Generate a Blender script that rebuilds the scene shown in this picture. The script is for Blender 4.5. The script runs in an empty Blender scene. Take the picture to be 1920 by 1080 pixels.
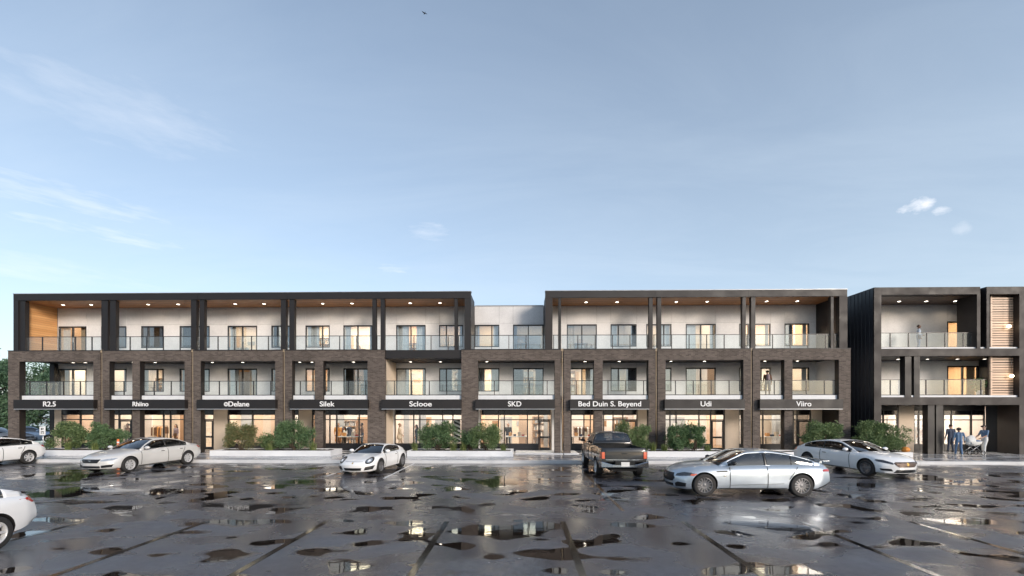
import bpy, bmesh, math, random
import numpy as np
from mathutils import Vector, Matrix, Euler
from mathutils.bvhtree import BVHTree

R = math.radians
SC = bpy.context.scene
COL = SC.collection
random.seed(7)

# ------------------------------------------------------------------ camera
CAM_H, FPX, YAW, CX, CY = 2.7, 830.0, R(1.2), 960.0, 770.0   # photo is 1920 wide
cam_d = bpy.data.cameras.new('camera')
cam = bpy.data.objects.new('camera', cam_d)
COL.objects.link(cam)
cam.location = (0, 0, CAM_H)
cam.rotation_euler = (R(90), 0, YAW)
cam_d.sensor_width = 36.0
cam_d.lens = 36.0 * FPX / 1920.0
cam_d.shift_y = (CY - 540.0) / 1920.0
cam_d.clip_start = 0.05
cam_d.clip_end = 6000
SC.camera = cam

# ------------------------------------------------------------------ light
SUN_EL, SUN_AZ = R(17), R(140)     # azimuth of the sun: clockwise from +Y (behind the camera, to the right)
world = bpy.data.worlds.new('World')
SC.world = world
world.use_nodes = True
wn, wl = world.node_tree.nodes, world.node_tree.links
wn.clear()
w_out = wn.new('ShaderNodeOutputWorld')
w_bg = wn.new('ShaderNodeBackground')
w_bg.inputs['Strength'].default_value = 0.096
sky = wn.new('ShaderNodeTexSky')
sky.sky_type = 'NISHITA'
sky.sun_disc = False
sky.sun_elevation = SUN_EL
sky.sun_rotation = SUN_AZ
sky.altitude = 100
sky.air_density = 1.0
sky.dust_density = 0.8
sky.ozone_density = 1.7
wtc = wn.new('ShaderNodeTexCoord')
wsep = wn.new('ShaderNodeSeparateXYZ')
wl.new(wtc.outputs['Generated'], wsep.inputs[0])

def wmath(op, a, b=None, c=None, clamp=False):
    n = wn.new('ShaderNodeMath'); n.operation = op; n.use_clamp = clamp
    for i, v in enumerate((a, b, c)):
        if v is None: continue
        if isinstance(v, (int, float)): n.inputs[i].default_value = v
        else: wl.new(v, n.inputs[i])
    return n.outputs[0]

# thin high cloud: noise on a plane far overhead
zz = wmath('ADD', wmath('MAXIMUM', wsep.outputs['Z'], 0.0), 0.12)
cmb = wn.new('ShaderNodeCombineXYZ')
wl.new(wmath('DIVIDE', wsep.outputs['X'], zz), cmb.inputs[0])
wl.new(wmath('DIVIDE', wsep.outputs['Y'], zz), cmb.inputs[1])
wmap = wn.new('ShaderNodeMapping')
wmap.inputs['Scale'].default_value = (0.55, 1.5, 1)
wmap.inputs['Rotation'].default_value = (0, 0, R(14))
wmap.inputs['Location'].default_value = (3.1, 1.7, 0)
wl.new(cmb.outputs[0], wmap.inputs[0])
wno = wn.new('ShaderNodeTexNoise')
wno.inputs['Scale'].default_value = 1.5
wno.inputs['Detail'].default_value = 9
wno.inputs['Roughness'].default_value = 0.62
wno.inputs['Distortion'].default_value = 0.6
wl.new(wmap.outputs[0], wno.inputs[0])
wr = wn.new('ShaderNodeMapRange')
wr.inputs['From Min'].default_value = 0.42
wr.inputs['From Max'].default_value = 0.95
wr.inputs['To Min'].default_value = 0.38
wr.inputs['To Max'].default_value = 0.56
wl.new(wno.outputs[0], wr.inputs[0])
wzr = wn.new('ShaderNodeMapRange'); wl.new(wsep.outputs['Z'], wzr.inputs[0])
for _i, _v in enumerate((0.0, 0.75, 1.45, 0.45)): wzr.inputs[_i + 1].default_value = _v
wveil = wmath('MULTIPLY', wr.outputs[0], wzr.outputs[0], clamp=True)     # haze thickens towards the horizon
wfac = wn.new('ShaderNodeValue').outputs[0]; wfac.default_value = 0.0

def dir_of(px, py):
    u, v = (px - CX) / FPX, (CY - py) / FPX
    x = u * math.cos(YAW) - math.sin(YAW); y = math.cos(YAW) + u * math.sin(YAW)
    return Vector((x, y, v)).normalized()

# one small puffy cloud low on the right, two faint streaks on the left
def puff(fac, px, py, sx, sz, amount, nscale, thr, stretch):
    d = dir_of(px, py)
    right = Vector((d.y, -d.x, 0)).normalized(); up = right.cross(d)
    def dot(v):
        n = wn.new('ShaderNodeVectorMath'); n.operation = 'DOT_PRODUCT'
        wl.new(wtc.outputs['Generated'], n.inputs[0]); n.inputs[1].default_value = v
        return n.outputs['Value']
    a = wmath('DIVIDE', dot(right), sx); b = wmath('DIVIDE', dot(up), sz)
    r2 = wmath('ADD', wmath('MULTIPLY', a, a), wmath('MULTIPLY', b, b))
    n = wn.new('ShaderNodeTexNoise'); n.inputs['Scale'].default_value = nscale
    n.inputs['Detail'].default_value = 7; n.inputs['Roughness'].default_value = 0.6
    mp = wn.new('ShaderNodeMapping'); mp.inputs['Scale'].default_value = (1, 1, stretch); mp.inputs['Rotation'].default_value = (0, R(-5), 0)
    wl.new(wtc.outputs['Generated'], mp.inputs[0]); wl.new(mp.outputs[0], n.inputs[0])
    m = wmath('SUBTRACT', wmath('MULTIPLY_ADD', n.outputs[0], 1.9, -thr), r2)
    front = wmath('GREATER_THAN', dot(d), 0.5)
    m = wmath('MULTIPLY', wmath('MULTIPLY', m, amount, clamp=True), front)
    return wmath('MAXIMUM', fac, m)
wfac = puff(wfac, 1722, 386, 0.034, 0.019, 0.95, 46, 0.52, 1.6)
wfac = puff(wfac, 1762, 396, 0.020, 0.010, 0.7, 50, 0.52, 2.0)
wfac = puff(wfac, 1803, 428, 0.016, 0.014, 0.25, 40, 0.45, 1.6)
wfac = puff(wfac, 110, 368, 0.20, 0.034, 0.40, 15, 0.62, 7)
wfac = puff(wfac, 190, 436, 0.15, 0.018, 0.42, 18, 0.60, 7)
wfac = puff(wfac, 250, 215, 0.20, 0.070, 0.20, 13, 0.50, 4)
wfac = puff(wfac, 800, 432, 0.075, 0.030, 0.34, 17, 0.62, 5)
wfac = puff(wfac, 740, 503, 0.06, 0.016, 0.40, 20, 0.60, 6)
wfac = puff(wfac, 60, 500, 0.25, 0.045, 0.30, 12, 0.60, 6)
wmix = wn.new('ShaderNodeMixRGB')
wmix.inputs[2].default_value = (4.45, 5.1, 5.75, 1)
wl.new(wveil, wmix.inputs[0])
wl.new(sky.outputs[0], wmix.inputs[1])
wmix2 = wn.new('ShaderNodeMixRGB')
wmix2.inputs[2].default_value = (6.6, 6.6, 6.8, 1)
wl.new(wfac, wmix2.inputs[0])
wl.new(wmix.outputs[0], wmix2.inputs[1])
wl.new(wmix2.outputs[0], w_bg.inputs['Color'])
wl.new(w_bg.outputs[0], w_out.inputs[0])

sun_d = bpy.data.lights.new('sun', 'SUN')
sun = bpy.data.objects.new('sun', sun_d)
COL.objects.link(sun)
sun_d.energy = 1.6
sun_d.angle = R(16)
sun_d.color = (1.0, 0.88, 0.77)
sdir = Vector((math.sin(SUN_AZ) * math.cos(SUN_EL), math.cos(SUN_AZ) * math.cos(SUN_EL), math.sin(SUN_EL)))
sun.rotation_euler = sdir.to_track_quat('Z', 'Y').to_euler()
sun.location = (10, -20, 30)

SC.view_settings.view_transform = 'Standard'
SC.view_settings.look = 'None'
SC.view_settings.exposure = 0.98
SC.view_settings.gamma = 1.0
SC.view_settings.use_curve_mapping = False
SC.render.engine = 'CYCLES'
cy = SC.cycles
cy.use_denoising = True
try: cy.denoiser = 'OPENIMAGEDENOISE'
except Exception: pass
cy.use_adaptive_sampling = True
cy.adaptive_threshold = 0.02
cy.max_bounces = 9
cy.diffuse_bounces = 3
cy.glossy_bounces = 5
cy.transmission_bounces = 6
cy.transparent_max_bounces = 16
cy.sample_clamp_indirect = 6.0
cy.sample_clamp_direct = 0.0
cy.caustics_reflective = False
cy.caustics_refractive = False
cy.use_light_tree = True

# ------------------------------------------------------------------ geometry of the picture
TY = math.tan
def PX(px, Y):            # world X of a photo column at depth plane Y
    return Y * math.tan(math.atan((px - CX) / FPX) - YAW)
def DEPTH(X, Y):
    return Y * math.cos(YAW) - X * math.sin(YAW)
def PZ(py, X, Y):
    return CAM_H - (py - CY) * DEPTH(X, Y) / FPX
def GP(px, py, z=0.0):    # ground point seen at a photo pixel
    d = FPX * (CAM_H - z) / (py - CY); u = (px - CX) / FPX * d
    return Vector((u * math.cos(YAW) - d * math.sin(YAW), d * math.cos(YAW) + u * math.sin(YAW), z))

# ------------------------------------------------------------------ materials
MATS = {}
class NT:
    def __init__(s, name):
        s.m = bpy.data.materials.new(name); s.m.use_nodes = True
        s.t = s.m.node_tree; s.n = s.t.nodes; s.l = s.t.links
        s.n.clear()
        s.out = s.n.new('ShaderNodeOutputMaterial')
    def node(s, typ, props=None, **ins):
        n = s.n.new(typ)
        for k, v in (props or {}).items(): setattr(n, k, v)
        for k, v in ins.items():
            s.set(n, k, v)
        return n
    def set(s, n, k, v):
        if isinstance(k, str) and k.startswith('i') and k[1:].isdigit(): k = int(k[1:])
        elif isinstance(k, str): k = k.replace('_', ' ')
        if hasattr(v, 'is_output') or isinstance(v, bpy.types.NodeSocket): s.l.new(v, n.inputs[k])
        else: n.inputs[k].default_value = v
    def math(s, op, a, b=0.0, c=None, clamp=False):
        n = s.n.new('ShaderNodeMath'); n.operation = op; n.use_clamp = clamp
        for i, v in enumerate((a, b, c)):
            if v is None: continue
            s.set(n, 'i%d' % i, v)
        return n.outputs[0]
    def ramp(s, fac, stops):
        n = s.n.new('ShaderNodeValToRGB'); e = n.color_ramp.elements
        while len(e) > 1: e.remove(e[-1])
        e[0].position = stops[0][0]; e[0].color = (*stops[0][1], 1)
        for p, c in stops[1:]:
            x = e.new(p); x.color = (*c, 1)
        s.l.new(fac, n.inputs[0]); return n.outputs[0]
    def maprange(s, v, a, b, c, d):
        n = s.n.new('ShaderNodeMapRange'); s.l.new(v, n.inputs[0])
        for i, x in enumerate((a, b, c, d)): n.inputs[i + 1].default_value = x
        return n.outputs[0]
    def noise(s, vec, scale, detail=4, rough=0.55, dist=0.0):
        n = s.n.new('ShaderNodeTexNoise'); s.l.new(vec, n.inputs['Vector'])
        n.inputs['Scale'].default_value = scale; n.inputs['Detail'].default_value = detail
        n.inputs['Roughness'].default_value = rough; n.inputs['Distortion'].default_value = dist
        return n.outputs[0]
    def mix(s, f, a, b, mode='MIX'):
        n = s.n.new('ShaderNodeMixRGB'); n.blend_type = mode
        for i, v in enumerate((f, a, b)):
            if isinstance(v, tuple) and len(v) == 3: v = (*v, 1)
            s.set(n, 'i%d' % i, v)
        return n.outputs[0]
    def pos(s):
        return s.n.new('ShaderNodeNewGeometry').outputs['Position']
    def mapping(s, vec, scale=(1, 1, 1), rot=(0, 0, 0), loc=(0, 0, 0)):
        n = s.n.new('ShaderNodeMapping'); s.l.new(vec, n.inputs[0])
        n.inputs['Scale'].default_value = scale; n.inputs['Rotation'].default_value = rot
        n.inputs['Location'].default_value = loc
        return n.outputs[0]
    def bump(s, h, strength, dist=0.01):
        n = s.n.new('ShaderNodeBump'); s.l.new(h, n.inputs['Height'])
        n.inputs['Strength'].default_value = strength; n.inputs['Distance'].default_value = dist
        return n.outputs[0]
    def bsdf(s, col, rough=0.5, metal=0.0, normal=None, spec=None, coat=None, coat_rough=0.03, emis=None, estr=0.0):
        n = s.n.new('ShaderNodeBsdfPrincipled')
        if isinstance(col, tuple): col = (*col, 1) if len(col) == 3 else col
        s.set(n, 'Base Color', col); s.set(n, 'Roughness', rough); s.set(n, 'Metallic', metal)
        if normal is not None: s.l.new(normal, n.inputs['Normal'])
        if spec is not None: s.set(n, 'Specular IOR Level', spec)
        if coat is not None:
            s.set(n, 'Coat Weight', coat); s.set(n, 'Coat Roughness', coat_rough)
        if emis is not None:
            s.set(n, 'Emission Color', (*emis, 1)); s.set(n, 'Emission Strength', estr)
        return n
    def done(s, shader):
        s.l.new(shader.outputs[0] if hasattr(shader, 'outputs') else shader, s.out.inputs[0])
        MATS[s.m.name] = s.m
        return s.m

def simple(name, col, rough=0.5, metal=0.0, var=0.12, vscale=3.0, bump=0.0, bscale=80, coat=None, spec=None):
    """plain coloured material with slight mottling so no surface is perfectly flat"""
    t = NT(name); p = t.pos()
    n = t.noise(p, vscale, 5, 0.6)
    f = t.maprange(n, 0.3, 0.7, 1.0 - var, 1.0 + var)
    c = t.mix(1.0, tuple(col), f, 'MULTIPLY') if var > 0 else (*col, 1)
    r = t.maprange(n, 0.3, 0.7, max(0.02, rough * 0.85), min(1, rough * 1.15))
    nb = t.bump(t.noise(p, bscale, 3), bump, 0.005) if bump else None
    return t.done(t.bsdf(c, r, metal, nb, spec, coat))

def emit(name, col, strength):
    t = NT(name)
    e = t.node('ShaderNodeEmission', Color=(*col, 1), Strength=strength)
    return t.done(e)

# brick: stretcher bond, thin light-grey mortar; running coordinate x+y works on fronts and reveals
def make_brick():
    t = NT('brick'); g = t.node('ShaderNodeNewGeometry'); sp = t.node('ShaderNodeSeparateXYZ', i0=g.outputs['Position'])
    u = t.math('ADD', sp.outputs[0], sp.outputs[1])
    c = t.node('ShaderNodeCombineXYZ', i0=u, i1=sp.outputs[2], i2=0.0)
    b = t.node('ShaderNodeTexBrick', {'offset': 0.5}, Vector=c.outputs[0], Color1=(0.072, 0.056, 0.047, 1), Color2=(0.140, 0.112, 0.096, 1),
               Mortar=(0.150, 0.128, 0.113, 1), Scale=1.0, Mortar_Size=0.006, Mortar_Smooth=0.2, Bias=-0.12, Brick_Width=0.215, Row_Height=0.075)
    big = t.noise(g.outputs['Position'], 0.9, 4)
    col = t.mix(1.0, b.outputs['Color'], t.maprange(big, 0.3, 0.7, 0.82, 1.15), 'MULTIPLY')
    fine = t.noise(g.outputs['Position'], 60, 3)
    col = t.mix(1.0, col, t.maprange(fine, 0.3, 0.7, 0.8, 1.2), 'MULTIPLY')
    h = t.math('ADD', t.math('MULTIPLY', b.outputs['Fac'], -1.0), t.math('MULTIPLY', fine, 0.5))
    return t.done(t.bsdf(col, 0.85, 0, t.bump(h, 0.15, 0.006)))
make_brick()

def make_wood(name, a, b, axis, plank=0.14, rough=0.45):
    # axis: 0 boards run along X seen from below/front, lines across the other coordinate
    t = NT(name); g = t.node('ShaderNodeNewGeometry'); sp = t.node('ShaderNodeSeparateXYZ', i0=g.outputs['Position'])
    across = {'y': sp.outputs[1], 'z': sp.outputs[2], 'x': sp.outputs[0]}[axis]
    k = t.math('DIVIDE', across, plank)
    idx = t.math('FLOOR', k); fr = t.math('FRACT', k)
    sc = {'y': (1.2, 30, 30), 'z': (1.2, 1.2, 30), 'x': (30, 1.2, 30)}[axis]
    gv = t.mapping(g.outputs['Position'], sc)
    wh = t.node('ShaderNodeTexWhiteNoise', {'noise_dimensions': '1D'}, W=idx)
    grain = t.noise(gv, 1.0, 6, 0.6, 0.4)
    f = t.math('ADD', t.math('MULTIPLY', wh.outputs['Value'], 0.5), t.math('MULTIPLY', grain, 0.6))
    c = t.ramp(f, [(0.15, a), (0.85, b)])
    gap = t.math('LESS_THAN', fr, 0.05)
    c = t.mix(gap, c, tuple(x * 0.25 for x in a))
    return t.done(t.bsdf(c, rough, 0, t.bump(t.math('SUBTRACT', grain, t.math('MULTIPLY', gap, 2.0)), 0.3, 0.004)))
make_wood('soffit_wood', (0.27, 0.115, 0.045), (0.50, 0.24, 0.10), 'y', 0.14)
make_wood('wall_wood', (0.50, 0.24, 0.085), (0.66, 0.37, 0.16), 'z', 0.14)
make_wood('slat_wood', (0.56, 0.38, 0.26), (0.72, 0.52, 0.38), 'z', 0.50)
make_wood('dark_wood', (0.060, 0.036, 0.026), (0.110, 0.068, 0.048), 'y', 0.16)

def make_stucco(name, col):
    t = NT(name); p = t.pos()
    n1 = t.noise(p, 1.3, 4); n2 = t.noise(p, 26, 4, 0.7)
    f = t.math('ADD', t.maprange(n1, 0.3, 0.7, -0.06, 0.06), t.maprange(n2, 0.3, 0.7, 0.88, 1.10))
    return t.done(t.bsdf(t.mix(1.0, tuple(col), f, 'MULTIPLY'), 0.85, 0, t.bump(n2, 0.35, 0.006)))
make_stucco('panel_grey', (0.71, 0.695, 0.685))
make_stucco('panel_tan', (0.60, 0.50, 0.40))
make_stucco('panel_backing', (0.22, 0.21, 0.20))
simple('frame_metal', (0.013, 0.0105, 0.0105), 0.55, 0.0, 0.18, 1.5, 0.05, 40)
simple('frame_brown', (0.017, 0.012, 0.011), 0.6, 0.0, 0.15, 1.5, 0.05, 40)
simple('window_metal', (0.016, 0.016, 0.019), 0.38, 0.0, 0.1)
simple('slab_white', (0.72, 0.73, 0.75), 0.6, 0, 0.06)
simple('pipe_tan', (0.36, 0.28, 0.19), 0.45, 0, 0.15, 2)
simple('coping', (0.35, 0.36, 0.38), 0.4, 0.3, 0.1)
simple('spandrel', (0.012, 0.012, 0.014), 0.12, 0.0, 0.1)
simple('shop_base', (0.030, 0.034, 0.044), 0.3, 0.0, 0.1)
simple('roofing', (0.20, 0.20, 0.20), 0.9)
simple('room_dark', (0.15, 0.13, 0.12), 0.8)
simple('letter_white', (0.85, 0.85, 0.85), 0.5, 0, 0.03)
simple('chrome', (0.55, 0.56, 0.58), 0.18, 1.0, 0.05)
simple('steel', (0.42, 0.43, 0.45), 0.35, 0.9, 0.1)
simple('clad_navy', (0.012, 0.013, 0.018), 0.5, 0, 0.15, 2.0)

def schlick(t, f0=0.04):
    # thin-sheet reflectance, the same from both faces of the pane
    lw = t.node('ShaderNodeLayerWeight', Blend=0.5)
    return t.math('ADD', t.math('MULTIPLY', t.math('POWER', lw.outputs['Facing'], 5.0), 1.0 - f0), f0)
def make_glass(name, tint, boost=1.0, rough=0.0, tr=0.95):
    t = NT(name)
    tr_ = t.node('ShaderNodeBsdfTransparent', Color=(*tint, 1))
    gl = t.node('ShaderNodeBsdfGlossy', Color=(1, 1, 1, 1), Roughness=rough)
    f = t.math('MULTIPLY', schlick(t), boost, clamp=True)
    mx = t.node('ShaderNodeMixShader', i0=f, i1=tr_.outputs[0], i2=gl.outputs[0])
    return t.done(mx)
make_glass('window_glass', (0.90, 0.93, 0.94), 3.4)
make_glass('window_glass_blue', (0.50, 0.56, 0.62), 4.2)
make_glass('shop_glass', (0.95, 0.96, 0.95), 1.6)

def make_rail_glass():
    # lightly frosted, faintly blue-green balustrade glass
    t = NT('rail_glass')
    tr_ = t.node('ShaderNodeBsdfTransparent', Color=(0.92, 0.95, 0.96, 1))
    df = t.node('ShaderNodeBsdfDiffuse', Color=(0.70, 0.74, 0.77, 1))
    m0 = t.node('ShaderNodeMixShader', i0=0.025, i1=tr_.outputs[0], i2=df.outputs[0])
    gl = t.node('ShaderNodeBsdfGlossy', Color=(1, 1, 1, 1), Roughness=0.02)
    mx = t.node('ShaderNodeMixShader', i0=t.math('MULTIPLY', schlick(t), 1.2, clamp=True), i1=m0.outputs[0], i2=gl.outputs[0])
    return t.done(mx)
make_rail_glass()
emit('lamp_room', (1.0, 0.80, 0.54), 5.2)
emit('lamp_room_mid', (1.0, 0.78, 0.52), 2.8)
emit('lamp_room_dim', (1.0, 0.84, 0.66), 0.9)
emit('lamp_shop', (1.0, 0.87, 0.72), 3.3)
emit('downlight_glow', (1.0, 0.90, 0.75), 6.0)
emit('globe_glow', (1.0, 0.84, 0.60), 3.0)
for nm, c in (('room_cream', (0.72, 0.63, 0.54)), ('room_peach', (0.72, 0.53, 0.40)), ('room_tan', (0.58, 0.40, 0.26)),
              ('room_white', (0.76, 0.71, 0.69)), ('room_brown', (0.34, 0.21, 0.13)), ('room_grey', (0.40, 0.42, 0.45))):
    simple(nm, c, 0.8, 0, 0.10, 0.8)
simple('floor_oak', (0.34, 0.22, 0.13), 0.45, 0, 0.2, 4)
simple('curtain_white', (0.72, 0.70, 0.68), 0.9, 0, 0.10, 9)
simple('curtain_tan', (0.55, 0.38, 0.24), 0.9, 0, 0.15, 9)
simple('curtain_grey', (0.33, 0.36, 0.40), 0.9, 0, 0.15, 9)

# ------------------------------------------------------------------ mesh helpers
def link(o, parent=None):
    COL.objects.link(o)
    if parent is not None: o.parent = parent
    return o
def tag(o, label=None, cat=None, group=None, kind=None):
    if label: o['label'] = label
    if cat: o['category'] = cat
    if group: o['group'] = group
    if kind: o['kind'] = kind
    return o
def empty(name, loc=(0, 0, 0), rz=0.0, label=None, cat=None, group=None):
    o = bpy.data.objects.new(name, None); o.empty_display_size = 0.2
    COL.objects.link(o); o.location = loc; o.rotation_euler = (0, 0, rz)
    return tag(o, label, cat, group)
def M(m):
    return MATS[m] if isinstance(m, str) else m

class MB:
    """collects shapes, builds ONE mesh object"""
    def __init__(s): s.v, s.f, s.mi, s.sm = [], [], [], []
    def add(s, verts, faces, mi=0, smooth=False):
        o = len(s.v); s.v += [tuple(p) for p in verts]
        for f in faces:
            s.f.append([i + o for i in f]); s.mi.append(mi); s.sm.append(smooth)
        return s
    def box(s, x0, x1, y0, y1, z0, z1, mi=0):
        x0, x1 = min(x0, x1), max(x0, x1); y0, y1 = min(y0, y1), max(y0, y1); z0, z1 = min(z0, z1), max(z0, z1)
        v = [(x0, y0, z0), (x1, y0, z0), (x1, y1, z0), (x0, y1, z0), (x0, y0, z1), (x1, y0, z1), (x1, y1, z1), (x0, y1, z1)]
        return s.add(v, [(0, 3, 2, 1), (4, 5, 6, 7), (0, 1, 5, 4), (1, 2, 6, 5), (2, 3, 7, 6), (3, 0, 4, 7)], mi)
    def tube(s, pts, rad, n=8, mi=0, caps=True, smooth=True):
        pts = [Vector(p) for p in pts]
        rad = rad if isinstance(rad, (list, tuple)) else [rad] * len(pts)
        rings = []; up = Vector((0, 0, 1))
        for i, p in enumerate(pts):
            a = pts[max(0, i - 1)]; b = pts[min(len(pts) - 1, i + 1)]
            d = (b - a).normalized() if (b - a).length > 1e-9 else Vector((0, 0, 1))
            x = d.cross(up) if abs(d.dot(up)) < 0.95 else d.cross(Vector((1, 0, 0)))
            x.normalize(); y = d.cross(x).normalized()
            rings.append([p + (x * math.cos(2 * math.pi * k / n) + y * math.sin(2 * math.pi * k / n)) * rad[i] for k in range(n)])
        v = [q for r in rings for q in r]; f = []
        for i in range(len(rings) - 1):
            for k in range(n):
                f.append((i * n + k, i * n + (k + 1) % n, (i + 1) * n + (k + 1) % n, (i + 1) * n + k))
        s.add(v, f, mi, smooth)
        if caps:
            o = len(s.v) - len(v)
            s.f.append([o + k for k in range(n)][::-1]); s.mi.append(mi); s.sm.append(False)
            s.f.append([o + (len(rings) - 1) * n + k for k in range(n)]); s.mi.append(mi); s.sm.append(False)
        return s
    def lathe(s, prof, n=24, axis='y', c=(0, 0, 0), mi=0, smooth=True, closed=False):
        """prof: (radius, along-axis) pairs"""
        v, f = [], []
        for r, h in prof:
            for k in range(n):
                a = 2 * math.pi * k / n; ca, sa = r * math.cos(a), r * math.sin(a)
                p = {'y': (ca, h, sa), 'z': (ca, sa, h), 'x': (h, ca, sa)}[axis]
                v.append((p[0] + c[0], p[1] + c[1], p[2] + c[2]))
        m = len(prof)
        for i in range(m if closed else m - 1):
            j = (i + 1) % m
            for k in range(n):
                f.append((i * n + k, i * n + (k + 1) % n, j * n + (k + 1) % n, j * n + k))
        return s.add(v, f, mi, smooth)
    def ball(s, c, r, n=10, m=7, mi=0):
        rx, ry, rz = r if isinstance(r, (tuple, list)) else (r, r, r)
        v = []; f = []
        for i in range(m + 1):
            th = math.pi * i / m
            for k in range(n):
                a = 2 * math.pi * k / n
                v.append((c[0] + rx * math.sin(th) * math.cos(a), c[1] + ry * math.sin(th) * math.sin(a), c[2] + rz * math.cos(th)))
        for i in range(m):
            for k in range(n):
                f.append((i * n + k, (i + 1) * n + k, (i + 1) * n + (k + 1) % n, i * n + (k + 1) % n))
        return s.add(v, f, mi, True)
    def mesh(s, name, mats):
        me = bpy.data.meshes.new(name); me.from_pydata(s.v, [], s.f)
        for m in (mats if isinstance(mats, (list, tuple)) else [mats]): me.materials.append(M(m))
        me.polygons.foreach_set('material_index', s.mi); me.polygons.foreach_set('use_smooth', s.sm)
        me.update(); return me
    def build(s, name, mats, parent=None, loc=None):
        o = bpy.data.objects.new(name, s.mesh(name, mats)); link(o, parent)
        if loc is not None: o.location = loc
        return o
    def fixnormals(s, o):
        bm = bmesh.new(); bm.from_mesh(o.data); bmesh.ops.recalc_face_normals(bm, faces=bm.faces); bm.to_mesh(o.data); bm.free(); return o

def box(name, x0, x1, y0, y1, z0, z1, mat, parent=None):
    return MB().box(x0, x1, y0, y1, z0, z1).build(name, mat, parent)

def copy_tree(o, parent=None, skip=()):
    c = o.copy(); COL.objects.link(c); c.parent = parent
    for ch in o.children: copy_tree(ch, c)
    return c

def spot(loc, power, parent=None, size=150, col=(1.0, 0.80, 0.58), blend=0.6, rad=0.15, tilt=0.0):
    d = bpy.data.lights.new('downlight_beam', 'SPOT'); d.energy = power; d.spot_size = R(size); d.spot_blend = blend
    d.color = col; d.shadow_soft_size = rad
    o = bpy.data.objects.new('downlight_beam', d); link(o, parent); o.location = loc
    o.rotation_euler = (tilt, 0, 0)
    return o
# ================================================================== ground
def make_asphalt():
    t = NT('wet_asphalt'); p = t.pos()
    big = t.noise(t.mapping(p, (0.10, 0.18, 0.1)), 1.0, 5, 0.55, 0.3)
    pud = t.noise(t.mapping(p, (0.34, 0.50, 0.4), loc=(11.7, 5.3, 0)), 1.0, 2, 0.40, 0.0)
    sml = t.noise(t.mapping(p, (0.95, 1.35, 1), loc=(1.7, 8.2, 0)), 1.0, 1.0, 0.35, 0.0)
    edge = t.noise(p, 2.4, 3, 0.5)
    wob = t.math('MULTIPLY', t.math('SUBTRACT', edge, 0.5), 0.06)
    reg = t.math('MULTIPLY', t.math('SUBTRACT', big, 0.5), 0.30)
    pv = t.math('ADD', t.math('ADD', pud, wob), reg)
    sv = t.math('ADD', t.math('ADD', sml, wob), t.math('MULTIPLY', reg, 0.5))
    puddle = t.math('MAXIMUM', t.maprange(pv, 0.632, 0.655, 0.0, 1.0), t.maprange(sv, 0.594, 0.622, 0.0, 1.0))
    damp = t.maprange(t.math('MAXIMUM', pv, t.math('SUBTRACT', sv, 0.05)), 0.34, 0.57, 0.0, 1.0)
    agg = t.noise(p, 70, 3, 0.75)
    mid = t.noise(p, 7, 5, 0.65)
    patch = t.noise(t.mapping(p, (0.5, 0.5, 0.5), loc=(9, 3, 0)), 1.0, 5, 0.6, 0.6)
    dry = t.ramp(t.math('ADD', t.math('MULTIPLY', agg, 0.62), t.math('MULTIPLY', mid, 0.38)), [(0.28, (0.042, 0.047, 0.058)), (0.74, (0.175, 0.186, 0.215))])
    dry = t.mix(t.maprange(patch, 0.35, 0.65, 0.0, 1.0), dry, t.mix(1.0, dry, (1.12, 0.98, 0.90), 'MULTIPLY'))
    wet = t.mix(1.0, dry, (0.64, 0.62, 0.62), 'MULTIPLY')
    c = t.mix(damp, dry, wet)
    c = t.mix(puddle, c, (0.018, 0.013, 0.010))
    rdry = t.maprange(patch, 0.35, 0.65, 0.36, 0.58)
    r1 = t.mix(damp, rdry, t.maprange(patch, 0.35, 0.65, 0.10, 0.28))
    r = t.mix(puddle, r1, (0.010, 0.010, 0.010))
    h = t.math('ADD', t.math('MULTIPLY', agg, 0.8), t.math('MULTIPLY', mid, 0.6))
    bs = t.mix(damp, (0.9, 0.9, 0.9), (0.10, 0.10, 0.10))
    bs = t.mix(puddle, bs, (0.0, 0.0, 0.0))
    bn = t.n.new('ShaderNodeBump'); t.l.new(h, bn.inputs['Height']); t.l.new(bs, bn.inputs['Strength']); bn.inputs['Distance'].default_value = 0.007
    # a breath of ripple so the puddle mirror is not perfect
    rip = t.n.new('ShaderNodeBump'); t.l.new(t.noise(t.mapping(p, (1, 2.2, 1)), 3.0, 2), rip.inputs['Height']); rip.inputs['Strength'].default_value = 0.05
    rip.inputs['Distance'].default_value = 0.02; t.l.new(bn.outputs[0], rip.inputs['Normal'])
    return t.done(t.bsdf(c, r, 0, rip.outputs[0], 0.95))
make_asphalt()
def make_wet_concrete(name, c0, c1, rlo, rhi):
    t = NT(name); p = t.pos()
    n = t.noise(t.mapping(p, (0.5, 1.2, 1)), 1.0, 5, 0.6, 0.4); f = t.noise(p, 40, 4)
    c = t.ramp(t.math('ADD', t.math('MULTIPLY', n, 0.7), t.math('MULTIPLY', f, 0.3)), [(0.35, c0), (0.65, c1)])
    return t.done(t.bsdf(c, t.maprange(n, 0.40, 0.60, rlo, rhi), 0, t.bump(f, 0.15, 0.004)))
make_wet_concrete('walk_concrete', (0.24, 0.245, 0.26), (0.48, 0.485, 0.50), 0.05, 0.36)
make_wet_concrete('kerb_concrete', (0.52, 0.53, 0.55), (0.70, 0.71, 0.73), 0.30, 0.6)
make_wet_concrete('planter_white', (0.62, 0.63, 0.65), (0.78, 0.79, 0.80), 0.35, 0.6)
simple('soil', (0.05, 0.036, 0.026), 0.95, 0, 0.3, 12, 0.8, 30)

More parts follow.
